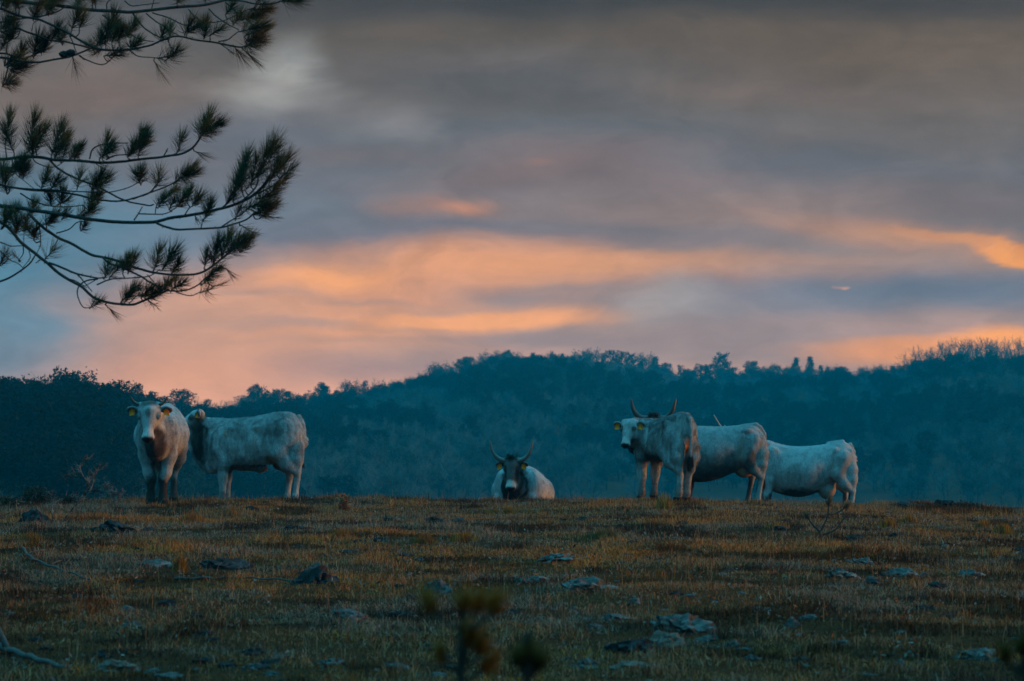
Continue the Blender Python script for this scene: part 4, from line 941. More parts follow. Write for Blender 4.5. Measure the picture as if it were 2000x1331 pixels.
# unseen pines behind and well out to the right, added to shade the near meadow
SHADE_PINES = [(1, -7.5, -4, 1.7, 'unseen shade pine behind and left of the viewpoint'), (2, 8, -3.5, 1.7, 'unseen shade pine behind and right of the viewpoint'), (1, 0.5, -7, 1.8, 'unseen shade pine straight behind the viewpoint'),
 (1, -4, -9, 1.9, 'unseen shade pine further back, slightly left of the viewpoint'), (0, 4.5, -10, 1.9, 'unseen shade pine further back, slightly right of the viewpoint')]
SHADE_PINES += [(i % 3, 30+6.5*(i % 4)+i*.8, 3.5+i*1.9, 1.6, ORD[i]+' pine from the near end of the unseen row added for shade far out to the right') for i in range(10)]
for i, (k, x_, y_, sc_, lb) in enumerate(SHADE_PINES):
    src = PROTO[k][0]; o = src.copy(); C.objects.link(o)
    for ch in src.children: c_ = ch.copy(); C.objects.link(c_); c_.parent = o
    o.location = (x_, y_, gz1(x_, y_)-.1); o.rotation_euler = (0, 0, i*1.3); o.scale = (sc_*1.25, sc_*1.25, sc_); tag(o, lb, 'tree')

# ------------------------------------------------------------------ autumn grass
M_GRASS = mat('dry_grass', tint=True, rough=.9, transl=.3, spec=.0)
def place_pts(n, r, y0=12.5, y1=47.0, margin=1.16):
    n = int(n*1.5); y = y0+(y1-y0)*r.random(n)**.72; hw_ = y*.18*1.04+2.8; x = r.uniform(-1, 1, n)*hw_
    keep_ = r.random(n) < np.where(np.abs(x) < y*.18*1.06+.3, 1, .45); return x[keep_], y[keep_]
STRAW = np.array((.52, .28, .15)); RUST = np.array((.38, .125, .035)); OCHRE = np.array((.50, .22, .035)); OLIVE = np.array((.10, .052, .022)); GREYG = np.array((.32, .22, .16)); BROWN = np.array((.13, .062, .030))
def grass_col(x, y, r, n):
    a = nz2(x, y, 1.7, 3, 1.0); b = nz2(x, y, .55, 2, 4.0); u = r.random(n)
    w_ = np.stack([.34+0*a, np.clip((a-.45)*4, 0, 1)*.8, np.clip((b-.60)*5, 0, 1)*.8, np.clip((.50-a)*3, 0, 1)*.5+.05, .50+0*a, .60+0*a], 1)
    w_ /= w_.sum(1)[:, None]; cw = np.cumsum(w_, 1); k = (u[:, None] > cw).sum(1).clip(0, 5)
    pal = np.array([STRAW, RUST, OCHRE, OLIVE, GREYG, BROWN])
    c = pal[k]*(.55+.8*r.random((n, 1)))
    dark = smooth01((nz2(x, y, .75, 4, 40.)-.52)/.10)[:, None]; c = c*(1-.75*dark)      # trampled, rotting patches
    warm = smooth01((nz2(x, y, 2.2, 3, 52.)-.50)/.12)[:, None]; c = c*(1+warm*np.array([.35, .10, -.2]))
    grey = smooth01((nz2(x, y, 1.3, 3, 63.)-.54)/.10)[:, None]; g_ = c.mean(1, keepdims=True)*np.array([1.02, 1.0, .92]); return (c*(1-.65*grey)+g_*.65*grey)*np.array([1.04, .86, .74])
def blades(x, y, z, h, r, col, wd=.0028, bend=1.15):
    n = len(x); a = r.uniform(0, 6.283, n); L = np.abs(r.normal(0, bend, n)); dx_ = np.cos(a)*L*h; dy_ = np.sin(a)*L*h
    p = r.uniform(0, 6.283, n); sx, sy = np.cos(p)*wd, np.sin(p)*wd*.6
    b0 = np.stack([x-sx, y-sy, z], 1); b1 = np.stack([x+sx, y+sy, z], 1)
    m0 = np.stack([x+dx_*.35-sx*.8, y+dy_*.35-sy*.8, z+h*.6], 1); m1 = np.stack([x+dx_*.35+sx*.8, y+dy_*.35+sy*.8, z+h*.6], 1)
    tp = np.stack([x+dx_, y+dy_, z+h*(1-.25*np.clip(L, 0, 1.5))], 1)
    V_ = np.stack([b0, b1, m1, m0, tp], 1).reshape(-1, 3); i = np.arange(n)[:, None]*5
    return V_, (i+np.array([[0, 1, 2, 3]])), (i+np.array([[3, 2, 4]])), np.repeat(col, 5, 0)
gr = np.random.default_rng(21)
n = 900000
x, y = place_pts(n, gr); n = len(x)
dn = nz2(x, y, .9, 3, 6.0)*.55+nz2(x, y, .22, 2, 3.0)*.45
keep = gr.random(n) < smooth01((dn-.36)/.22)*.86+.14
x, y, dn = x[keep], y[keep], dn[keep]; n = len(x)
tall = smooth01((nz2(x, y, .33, 3, 11.0)-.55)/.16)
h = (.016+.034*gr.random(n)**1.6)*(.45+1.1*dn)+tall*.085*gr.random(n)
h *= np.where(y > 39, 1.25, 1.0)
V1, Q1, T1, C1 = blades(x, y, gz(x, y)-.004, h, gr, grass_col(x, y, gr, n), wd=.0026)
# upright seed stems that catch the sky on the crest
n2 = 5200; x2, y2 = place_pts(n2, gr); n2 = len(x2); h2 = .06+.13*gr.random(n2)**2
V2, Q2, T2, C2 = blades(x2, y2, gz(x2, y2)-.004, h2, gr, np.tile(STRAW*.8, (n2, 1))*(.6+.8*gr.random((n2, 1))), wd=.0020, bend=.25)
k = len(V1)
gs = mesh_np('grass', np.vstack([V1, V2]), [np.vstack([Q1, Q2+k]), np.vstack([T1, T2+k])], M_GRASS, cols=np.vstack([C1, C2]))
tag(gs, 'short dry brown grass covering the meadow', 'grass', kind='stuff')

# low bleached herbs and lichen flecks, dead leaves, chips of stone
n = 30000; x, y = place_pts(n, gr); n = len(x); cl = nz2(x, y, .5, 3, 31.0); kp = gr.random(n) < smooth01((cl-.42)/.2); x, y = x[kp], y[kp]; n = len(x)
c = np.stack([x, y, gz(x, y)+.012+.03*gr.random(n)], 1)
V_, F_, cc = leaf_quads(c, .017, gr, np.array([(.20, .19, .175), (.24, .09, .03), (.13, .12, .10), (.05, .035, .025)])[gr.integers(0, 4, n)]*(.6+.8*gr.random((n, 1))))
lt = mesh_np('leaf_litter', V_, F_, M_GRASS, cols=cc); tag(lt, 'pale dead leaves and herb scraps strewn through the meadow grass', 'leaf litter', kind='stuff')

# ------------------------------------------------------------------ stones
def rock_mat(nm, a, b_, c_, dark):
    m = bpy.data.materials.new(nm); m.use_nodes = True; t = NT(m.node_tree); m.node_tree.nodes.clear()
    b = t.n('ShaderNodeBsdfPrincipled'); b.inputs['Roughness'].default_value = .9; b.inputs['Specular IOR Level'].default_value = .2
    co = t.n('ShaderNodeTexCoord').outputs['Object']; n1 = t.noise(co, 11, 6, .65, .5); n2 = t.noise(co, 60, 5, .65)
    c = t.ramp(n1.outputs['Fac'], [(.32, a), (.5, b_), (.68, c_)]); c = t.mix(t.rng(n2.outputs['Fac'], .50, .68, 0, .75), c, dark)
    t.l(c, b.inputs['Base Color']); bp = t.n('ShaderNodeBump'); bp.inputs['Strength'].default_value = .9; bp.inputs['Distance'].default_value = .012
    t.l(t.m('ADD', n1.outputs['Fac'], n2.outputs['Fac']), bp.inputs['Height']); t.l(bp.outputs[0], b.inputs['Normal'])
    o = t.n('ShaderNodeOutputMaterial'); t.l(b.outputs[0], o.inputs[0]); return m
M_LIME = rock_mat('limestone', (.024, .023, .022), (.080, .075, .072), (.21, .20, .19), (.012, .011, .010))
M_DARK = rock_mat('mossy_stone', (.006, .006, .006), (.016, .017, .018), (.060, .065, .07), (.005, .005, .005))
M_WARM = rock_mat('buff_stone', (.09, .065, .055), (.15, .11, .09), (.20, .15, .13), (.05, .04, .03))
import bmesh as _bm
def ico(sub):
    b = _bm.new(); _bm.ops.create_icosphere(b, subdivisions=sub, radius=1); v = np.array([tuple(q.co) for q in b.verts]); f = np.array([[w_.index for w_ in q.verts] for q in b.faces]); b.free(); return v, f
ICO = {k: ico(k) for k in (2, 3, 4)}
def rock_mesh(seed, w_, d_, h_, furrow=.5, sub=4, slab=0.0):
    v, f = ICO[sub]; r = np.random.default_rng(seed); o = r.uniform(0, 50, 3)
    n = fbm(v*1.2+o, 3)-.5; n2_ = fbm(v*3.6+o, 4)-.5; a = r.uniform(-.5, .5)
    u_ = v[:, 0]*math.cos(a)+v[:, 1]*math.sin(a)+.5*(fbm(v*2+o, 2)-.5)
    fr_ = np.abs(np.sin(u_*7+v[:, 2]*2+o[0]))**.6-.5
    n3_ = np.abs(fbm(v*7.5+o, 3)-.5)
    q = v*(1+1.0*n+.8*n2_+.28*furrow*fr_-.55*n3_)[:, None]
    # flat facets, as split stone has
    for _ in range(3):
        nn = r.normal(0, 1, 3); nn /= np.linalg.norm(nn); dd = q@nn; lim = r.uniform(.62, .88); q = q-np.clip(dd-lim, 0, None)[:, None]*nn*.85
    if slab: q[:, 2] = np.clip(q[:, 2], -.9, .55)
    return q*np.array([w_, d_, h_]), f
def rock(px, row, wpx, hpx, label, m=None, seed=0, furrow=.5, cat='stone', group=None, tilt=0.0, sub=4, deep=.75):
    x, y, z = on_ground(px, row); s = y/FPX; w_ = wpx*s/2; h_ = hpx*s*.60
    V_, F_ = rock_mesh(seed or int(px*7+row), w_, max(w_*deep, .03), h_, furrow, sub)
    o = mesh_np('stone', V_, F_, m or M_LIME, smooth=True, loc=(x, y+w_*.3, z+h_*.0)); o.rotation_euler = (0, R(tilt), random.uniform(-.25, .25))
    try: o.data.set_sharp_from_angle(angle=R(38))
    except Exception: pass
    tag(o, label, cat, group); return o
rock(1158, 1156, 112, 34, 'long furrowed grey limestone slab lying alone in mid meadow below the lying cow', seed=5, furrow=1.2, tilt=6)
rock(1078, 1100, 100, 26, 'low crumbled pale stone up-slope of the long furrowed slab', seed=6, furrow=.9, tilt=-8)
rock(1040, 1138, 70, 18, 'narrow pale stone touching the left end of the furrowed slab', seed=7, furrow=1)
rock(1330, 1235, 118, 48, 'large pitted pale limestone block hollowed with dark holes, near foreground', seed=17, furrow=1.4, tilt=8)
rock(1303, 1262, 74, 42, 'smooth rounded buff boulder leaning against the pitted limestone block', M_WARM, seed=9, furrow=.0)
rock(1232, 1278, 86, 46, 'dark teal mossy boulder left of the smooth buff boulder', M_DARK, seed=10, furrow=1.1)
rock(1378, 1254, 44, 20, 'small pale stone at the lower right foot of the pitted block', seed=11)
rock(1432, 1266, 34, 20, 'little bluish stone further right of the pitted block', seed=12)
rock(1475, 1290, 42, 18, 'flat little slab at the right edge of the foreground rock cluster', seed=13)
rock(1240, 1308, 100, 26, 'flat brownish stone half sunk below the dark mossy boulder', M_WARM, seed=14, furrow=.3)
rock(1145, 1306, 60, 28, 'pale lumpy stone left of the half sunk brownish stone, at the bottom of the picture', seed=15)
rock(1240, 1180, 36, 18, 'small bleached stone standing between the furrowed slab and the pitted block', seed=16)
rock(1205, 1212, 54, 22, 'pale flaky stone up and left of the pitted block', seed=18, furrow=1)
rock(683, 1216, 78, 40, 'rounded grey boulder with a dark underside alone at centre left', seed=19, furrow=.5, tilt=5)
rock(782, 1206, 60, 16, 'flat dark stone to the right of the rounded grey boulder', M_DARK, seed=20)
rock(618, 1140, 78, 44, 'black weathered stump-like rock at the end of the long fallen pole', M_DARK, seed=21, furrow=1.2)
rock(622, 1112, 40, 16, 'pale chip of rock resting on top of the black stump-like rock', seed=22)
rock(858, 1160, 56, 40, 'broken pale rock with dark gaps, mid meadow behind the blurred sapling', seed=23, furrow=1.3)
rock(790, 1088, 34, 15, 'small black stone on the open turf up-slope from the broken pale rock', M_DARK, seed=24)
rock(853, 1026, 46, 24, 'dark jagged stone, left of a close pair near the crest', M_DARK, seed=25, furrow=1.2)
rock(896, 1024, 32, 18, 'bluish pointed stone, right of a close pair near the crest', seed=26, furrow=.8)
rock(757, 1020, 26, 14, 'small bluish stone near the crest, left of the jagged pair', M_DARK, seed=27)
rock(438, 1112, 110, 34, 'long black flat rock lying across the left meadow', M_DARK, seed=28, furrow=.6, deep=.5)
rock(300, 1110, 66, 24, 'low mottled stone left of the long black flat rock', seed=29)
rock(70, 1024, 62, 44, 'dark hunched rock at the far left under dead twigs', M_DARK, seed=30, furrow=1.1)
rock(225, 1040, 90, 34, 'dark ragged rock below the front-facing cow, laced with pale roots', M_DARK, seed=31, furrow=1.3)
rock(490, 1003, 34, 20, 'small teal-black stone at the crest under the hind legs of the side-on calf', M_DARK, seed=32)
rock(574, 1036, 60, 16, 'low dark stone on the turf just right of the small stone under the calf', M_DARK, seed=47)
rock(1150, 1018, 50, 14, 'flat dark stone near the crest between the lying cow and the looking-back calf', M_DARK, seed=33)
rock(1333, 1026, 26, 14, 'small dark stone on the turf beneath the looking-back calf', M_DARK, seed=34)
rock(1415, 984, 28, 12, 'little dark stone on the crest under the belly of the long-horned cow', M_DARK, seed=48)
rock(1668, 1062, 50, 26, 'dark low rock beside the thin sapling on the right', M_DARK, seed=35)
rock(1758, 1126, 84, 24, 'flat bleached slab lying on the right of the meadow', seed=36, furrow=.3, tilt=5, deep=.5)
rock(1640, 1132, 66, 28, 'knobbly pale stone left of the flat bleached slab', seed=37, furrow=1.2)
rock(1680, 1104, 60, 22, 'broken pale stone with a dark hollow, just above the flat bleached slab', seed=38, furrow=1.3)
rock(1892, 1126, 56, 24, 'bluish stone cluster right of the flat bleached slab', seed=39, furrow=1.2)
rock(1830, 1148, 44, 14, 'dark thin stone below and right of the flat bleached slab', M_DARK, seed=40)
rock(1905, 1288, 90, 26, 'long pale flat stone in the bottom right foreground', seed=41, furrow=.4)
rock(1995, 1084, 40, 24, 'dark stone cut by the right edge of the picture', M_DARK, seed=42)
rock(230, 1312, 80, 30, 'pinkish angular stone at the bottom left foreground', M_WARM, seed=43, furrow=.3)
rock(330, 1324, 60, 18, 'pale sliver of stone right of the pinkish angular stone', seed=44)
rock(255, 1228, 44, 26, 'grey-blue stone at lower left, above the pinkish angular one', seed=45)
rock(490, 1280, 54, 20, 'dark flat stone at lower left centre, right of the pinkish stone', M_DARK, seed=46)
rock(1580, 1212, 42, 16, 'pale sliver of rock right of centre in the near meadow', seed=49)
rock(1850, 984, 54, 20, 'dark mound of brush and stone on the crest at right', M_DARK, seed=50, furrow=1.4)
rock(1770, 988, 70, 10, 'long low dark stone on the crest left of the dark mound', M_DARK, seed=51)
rock(500, 1310, 60, 18, 'sunk pale stone at the bottom edge, left of the blurred saplings', seed=52)
rock(640, 1300, 70, 18, 'pair-like ridge of pale rock at the bottom, left of the blurred saplings', seed=53, furrow=1)
rock(775, 1310, 60, 26, 'pale crumbly stone at the bottom just left of the blurred saplings', seed=54)
rock(1545, 1226, 26, 30, 'small curved pale stone standing up near the middle right foreground', seed=55)
# scattered small stones, a real object each
def scat(n, x0, x1, r0, r1, w0, w1, label, group, m=None):
    for i, row in enumerate(sorted(gr.uniform(r0, r1, n))):
        w_ = gr.uniform(w0, w1)*np.interp(row, [990, 1330], [.5, 1.15])
        rock(gr.uniform(x0, x1), row, w_, w_*gr.uniform(.30, .5), ORD[i]+' from the top among the '+label, m, seed=int(gr.integers(100, 1e6)), group=group, sub=3, furrow=.6)
scat(24, 0, 560, 1010, 1325, 10, 34, 'small pale stones of the left meadow', 'small stones left')
scat(30, 560, 1120, 1010, 1325, 10, 32, 'small pale stones of the middle meadow', 'small stones middle')
scat(30, 1120, 1560, 1030, 1325, 10, 34, 'small pale stones around the foreground rocks', 'small stones around the cluster')
scat(28, 1560, 2000, 1010, 1325, 10, 34, 'small pale stones of the right meadow', 'small stones right')
scat(34, 0, 900, 996, 1310, 16, 58, 'small dark stones of the left half', 'small dark stones left', M_DARK)
scat(30, 900, 2000, 996, 1310, 16, 52, 'small dark stones of the right half', 'small dark stones right', M_DARK)

# taller tufts one can point at
def tuft(px, row, wpx, hpx, col, label, cat='grass tuft', n=420, group=None):
    x, y, z = on_ground(px, row); s = y/FPX; w_ = wpx*s/2; h_ = hpx*s
    a = gr.normal(0, .42, n).clip(-1, 1)*w_; b_ = gr.normal(0, .35, n).clip(-1, 1)*w_; hh = h_*(.45+.6*gr.random(n))*np.exp(-(a/w_)**2*.8)
    cl = np.array(col)*(.45+.8*gr.random((n, 1))); mxk = gr.random(n) < .45; cl[mxk] = BROWN*(.6+gr.random((mxk.sum(), 1)))
    V_, Q_, T_, C_ = blades(x+a, y+b_, gz(x+a, y+b_)-.005, hh, gr, cl, wd=.0028, bend=.35)
    V_ = V_-np.array([x, y, z]); o = mesh_np('grass_tuft', V_, [Q_, T_], M_GRASS, cols=C_, loc=(x, y, z)); tag(o, label, cat, group)
OC = (.50, .22, .03); OD = (.32, .15, .03)
tuft(905, 1058, 62, 26, OC, 'bright ochre grass tuft just below the jagged pair of stones')
tuft(830, 1062, 60, 24, OD, 'darker ochre grass tuft left of the bright one below the jagged stones')
tuft(665, 1052, 60, 26, (.40, .17, .04), 'rusty grass tuft on the upper meadow right of the side-on calf')
tuft(1180, 1052, 90, 22, (.12, .12, .03), 'dark olive grass hummock below the flat dark stone', n=700)
tuft(994, 1002, 24, 13, OC, 'small orange tuft directly in front of the lying cow')
tuft(965, 1003, 26, 12, OC, 'second small orange tuft, left of the one in front of the lying cow')
tuft(1298, 998, 40, 44, (.46, .28, .06), 'tall yellowish grass at the hind feet of the looking-back calf', n=260)
tuft(1735, 1032, 42, 26, OC, 'ochre tuft right of the thin sapling', n=300)
tuft(1775, 1022, 36, 22, OC, 'ochre tuft higher up, right of the thin sapling and its nearest tuft', n=300)
tuft(1922, 1034, 40, 24, OC, 'ochre tuft at right, left of a close pair of tufts', n=320)
tuft(1960, 1042, 44, 26, (.46, .22, .03), 'ochre tuft at right, right of a close pair of tufts', n=320)
tuft(1520, 1034, 60, 20, (.46, .24, .05), 'low orange grass left of the thin sapling', n=380)
tuft(352, 1118, 34, 44, OC, 'orange-brown grass clump between the mottled stone and the long black rock', n=300)
tuft(375, 1022, 60, 28, (.44, .19, .04), 'rusty grass clump behind the legs between the two left cattle', n=420)
tuft(450, 1012, 50, 26, (.44, .19, .05), 'rusty grass clump in front of the front legs of the side-on calf', n=420)
tuft(60, 1062, 50, 30, (.36, .18, .03), 'ochre grass clump beneath the dark hunched rock at far left', n=380)
tuft(1255, 984, 50, 18, (.36, .24, .12), 'pale brown grass hump at the front feet of the looking-back calf', n=380)
tuft(1475, 990, 60, 20, (.36, .22, .09), 'grass hump at the hind foot of the long-horned cow', n=380)

# ------------------------------------------------------------------ dead twigs, fallen sticks
M_STICK = mat('weathered_wood', (.10, .097, .093), rough=.85, noise=(40, .7, (.05, .047, .044)))
M_DTWIG = mat('dead_twig', (.022, .020, .018), rough=.9, noise=(9, .55, (.36, .35, .33)))
def pts3(pl, Y, foot=None): return [P(a, b_, Y+(q[2] if len(q) > 2 else 0)) for q in pl for a, b_ in [q[:2]]]
def twiggy(name, foot, lines_, label, cat, m=M_DTWIG, fine=10, seed=1, r0=.009):
    """foot: picture point on the turf; lines_: boughs as picture polylines with a depth offset"""
    x, y, z = on_ground(*foot); rt = empty(name, (x, y, z)); tag(rt, label, cat); r = np.random.default_rng(seed); o = np.array([x, y, z])
    for li in lines_:
        pl, rad = li; b = Buf(); k = len(pl)
        q = np.array([np.array(P(a[0], a[1], y+(a[2] if len(a) > 2 else 0)))-o for a in pl]); sp = spline(q, 5*k)
        b.tube(sp, np.linspace(rad, rad*.35, len(sp)), 5)
        for i in range(fine):
            j = r.integers(int(len(sp)*.35), len(sp)-1); d = (sp[j+1]-sp[j]); d /= np.linalg.norm(d)+1e-9
            dd = d+r.normal(0, .75, 3); dd[2] += .25; dd /= np.linalg.norm(dd); L = r.uniform(.05, .14)
            m1 = sp[j]+dd*L*.5+r.normal(0, .008, 3); e = m1+(dd+r.normal(0, .35, 3))*L*.5
            b.tube(np.array([sp[j], m1, e]), [rad*.45, rad*.38, .0022], 4, cap=False)
            for _ in range(2):
                e2 = m1+(dd+r.normal(0, .7, 3))*L*.45; b.tube(np.array([m1, e2]), [rad*.3, .0018], 3, cap=False)
        b.build('bough', m, rt)
    return rt
twiggy('dead_shrub', (112, 1040), [([(112,1040),(128,1012,.05),(150,985,.1),(163,965,.1),(172,948,.15),(170,930,.2)],.013), ([(163,968,.1),(178,955,.1),(185,930,.1),(192,918,.1)],.008), ([(170,942,.15),(160,925,.2),(157,905,.2),(172,893,.2)],.007),
  ([(163,966,.1),(190,958,.0),(212,950,-.1)],.007), ([(170,935,.2),(150,930,.2),(132,928,.25)],.006)], 'leafless dead shrub with a leaning forked stem at far left', 'shrub', fine=12, seed=4)
twiggy('dead_shrub', (110, 1036), [([(110,1036),(102,1005,.1),(102,985,.2),(96,965,.2)],.010), ([(102,985,.2),(120,975,.2),(145,970,.2),(155,962,.2)],.006), ([(100,985,.2),(112,975,.25),(92,962,.3)],.006)], 'short forked dead shrub left of the leaning one, near a dark rock', 'shrub', fine=10, seed=5)
twiggy('dead_shrub', (226, 1018), [([(226,1018),(225,990,.0),(222,970,.0),(218,962,.0)],.006), ([(226,1000),(232,980,.0),(236,966,.0)],.005), ([(224,985),(214,972,.1)],.004)], 'small upright twiggy shrub left of the front-facing cow\'s feet', 'shrub', fine=16, seed=6)
twiggy('dry_weed', (143, 1046), [([(143,1046),(140,1020),(147,1000),(158,985)],.004)], 'thin bent stem rising right of the leaning dead shrub', 'weed', fine=5, seed=7)
twiggy('dry_weed', (430, 1045), [([(430,1045),(438,1020),(445,1000),(446,985)],.004)], 'thin dark stem rising in front of the side-on calf\'s forelegs', 'weed', fine=6, seed=8)
twiggy('dry_weed', (845, 1110), [([(845,1110),(842,1095),(838,1082)],.004), ([(845,1105),(858,1092),(862,1080)],.004)], 'forked thin stem standing below the ochre tufts', 'weed', fine=3, seed=9)
twiggy('dry_weed', (968, 1035), [([(968,1035),(972,1000),(975,972)],.003)], 'slender stem standing in front of the lying cow', 'weed', fine=4, seed=10)
twiggy('dry_weed', (1410, 1078), [([(1410,1078),(1400,1058),(1396,1046)],.004)], 'short leaning stem in mid meadow, below the long-horned cow', 'weed', fine=6, seed=11)
twiggy('dry_weed', (516, 984), [([(516,984),(517,950),(518,930)],.003)], 'thin bare stem standing under the belly of the side-on calf', 'weed', fine=2, seed=12)
twiggy('dry_weed', (954, 1165), [([(954,1165),(954,1145),(955,1125)],.005)], 'straight little dead stem right of the broken pale rock', 'weed', fine=1, seed=13)
def stick(pl, rad, label, m=M_STICK, side=()):
    q = []
    for a, b_ in pl:
        x, y, z = on_ground(a, b_); q.append((x, y, z+rad*1.1+.012))
    q = np.array(q); c = q.mean(0); rt = Buf(); sp = spline(q-c, 26); sp[:, 2] += .006*np.sin(np.arange(26)*1.3); rt.tube(sp, np.linspace(rad, rad*.55, 26)*(1+.12*np.sin(np.arange(26)*2.1)), 8)
    for i, dv in side: rt.tube(np.array([sp[i], sp[i]+np.array(dv)*.5+(0, 0, .01), sp[i]+np.array(dv)]), [rad*.6, rad*.5, rad*.25], 6)
    o = rt.build('fallen_branch', m, None, True, loc=tuple(c)); tag(o, label, 'branch')
stick([(44,1076),(60,1094),(88,1108),(130,1122),(180,1140)], .014, 'pale curved fallen branch on the left turf', side=[(14, (.10, .12, .05)), (4, (.16, .16, .04)), (10, (-.08, -.06, .02))])
stick([(340,1137),(420,1135),(500,1136),(590,1141)], .013, 'long straight pale fallen pole ending at the black stump-like rock', side=[(12, (.1, .1, .03))])
stick([(-40,1270),(0,1276),(40,1290),(80,1303),(130,1318)], .026, 'thick forked fallen branch in the bottom left corner', side=[(8, (-.09, .10, .20)), (9, (-.12, .25, .14))])
stick([(206,1034),(225,1044),(246,1048)], .006, 'thin pale root looping over the dark ragged rock', side=[(5, (.1, .12, .05))])
# low juniper scrub on the crest at far left
def scrub(px, row, wpx, hpx, label, seed, col=(.030, .040, .026), name='juniper_shrub'):
    x, y, z = on_ground(px, row); s = y/FPX; rt = empty(name, (x, y, z)); tag(rt, label, 'shrub'); r = np.random.default_rng(seed); tb = Buf(); cs = []
    for i in range(16):
        a = r.uniform(0, 6.28); tip = np.array([r.uniform(-.5, .5)*wpx*s, math.sin(a)*.2, hpx*s*r.uniform(.35, 1)]); m_ = tip*.5+r.normal(0, .02, 3)
        q = spline([np.zeros(3), m_, tip], 8); tb.tube(q, np.linspace(.008, .002, 8), 4, cap=False)
        for j in range(26): cs.append(q[r.integers(2, 8)]+r.normal(0, .022, 3))
    tb.build('stem', M_DTWIG, rt); cs = np.array(cs); cs[:, 2] = np.abs(cs[:, 2])
    V_, F_, cc = leaf_quads(cs, .022, r, np.tile(np.array(col), (len(cs), 1))*(.6+.8*r.random((len(cs), 1)))); mesh_np('foliage', V_, F_, M_NEEDLE, rt, cols=cc)
scrub(20, 986, 70, 14, 'flat dark scrub at the left edge of the crest', 1)
scrub(62, 985, 50, 38, 'feathery dark juniper on the crest left of the dead shrubs', 2)
scrub(85, 985, 30, 22, 'small dark juniper right of the feathery one on the crest', 3)
scrub(135, 985, 40, 12, 'low dark scrub on the crest between the dead shrubs', 4)
scrub(1885, 990, 60, 8, 'low dark scrub on the crest right of the dark mound', 5)
scrub(672, 998, 16, 34, 'slim brown seed-headed herb standing on the crest right of the side-on calf', 6, col=(.16, .09, .045), name='dry_herb')

# ------------------------------------------------------------------ pines near the camera
M_PBARK = mat('pine_bark', (.060, .056, .052), rough=.9, noise=(22, .8, (.035, .03, .027)), bump=35)
M_PNEED = mat('pine_needles', tint=True, rough=.8, transl=.08, spec=.02)
def shoot(nb, base, tip, r, nlen=.105, n=130, wd=.0011, col=(.030, .042, .026), f0=.0, spread=(18, 62)):
    """a shoot closely set with long paired needles"""
    base = np.array(base, float); tip = np.array(tip, float); ax = tip-base; L = np.linalg.norm(ax); ax /= L+1e-9
    u = np.cross(ax, [.3, .5, .81]); u /= np.linalg.norm(u); v = np.cross(ax, u)
    f = f0+(1-f0)*r.random(n)**.8; ph = r.uniform(0, 6.283, n); an = np.radians(spread[1]+(spread[0]-spread[1])*f+r.normal(0, 9, n))
    d = np.cos(an)[:, None]*ax+np.sin(an)[:, None]*(np.cos(ph)[:, None]*u+np.sin(ph)[:, None]*v)
    d[:, 2] += .10; d /= np.linalg.norm(d, axis=1)[:, None]
    b0 = base+ax*L*f[:, None]; ln = (nlen*(.75+.4*r.random(n)))[:, None]; e = b0+d*ln; mid = b0+d*ln*.5+np.array([0, 0, -.004])
    e = e+ax*.012+r.normal(0, .004, (n, 3))
    s_ = np.cross(d, r.normal(0, 1, (n, 3))); s_ /= np.linalg.norm(s_, axis=1)[:, None]+1e-9; s2 = np.cross(d, s_)
    c = np.repeat(np.array(col)*(.6+.9*r.random((n, 1))), 7, 0)
    V_ = np.stack([b0+s_*wd, b0-s_*wd*.5+s2*wd*.87, b0-s_*wd*.5-s2*wd*.87, mid+s_*wd, mid-s_*wd*.5+s2*wd*.87, mid-s_*wd*.5-s2*wd*.87, e], 1).reshape(-1, 3)
    i = np.arange(n)[:, None]*7
    nb.add(V_, np.vstack([i+np.array([[a, b_, b_+3, a+3]]) for a, b_ in ((0, 1), (1, 2), (2, 0))]), c)
    T = np.vstack([i+np.array([[a+3, b_+3, 6]]) for a, b_ in ((0, 1), (1, 2), (2, 0))]); nb.f[3].append(T+nb.n-len(V_))
PY = 25.0                                     # distance of the overhanging pine
trunk_x = world_at(-520, PY); tz = gz1(trunk_x, PY+1.2)
pine = empty('pine_tree', (trunk_x, PY+1.2, tz)); tag(pine, 'big pine out of frame at left whose long needled boughs hang into the sky', 'tree')
PO = np.array([trunk_x, PY+1.2, tz])
b = Buf(); hz_ = np.linspace(0, 9.5, 14); b.tube(np.stack([.1*np.sin(hz_*.5), .06*np.cos(hz_*.7)-.06, hz_], 1), np.linspace(.24, .05, 14), 12); b.build('trunk', M_PBARK, pine, True)
pr = np.random.default_rng(77)
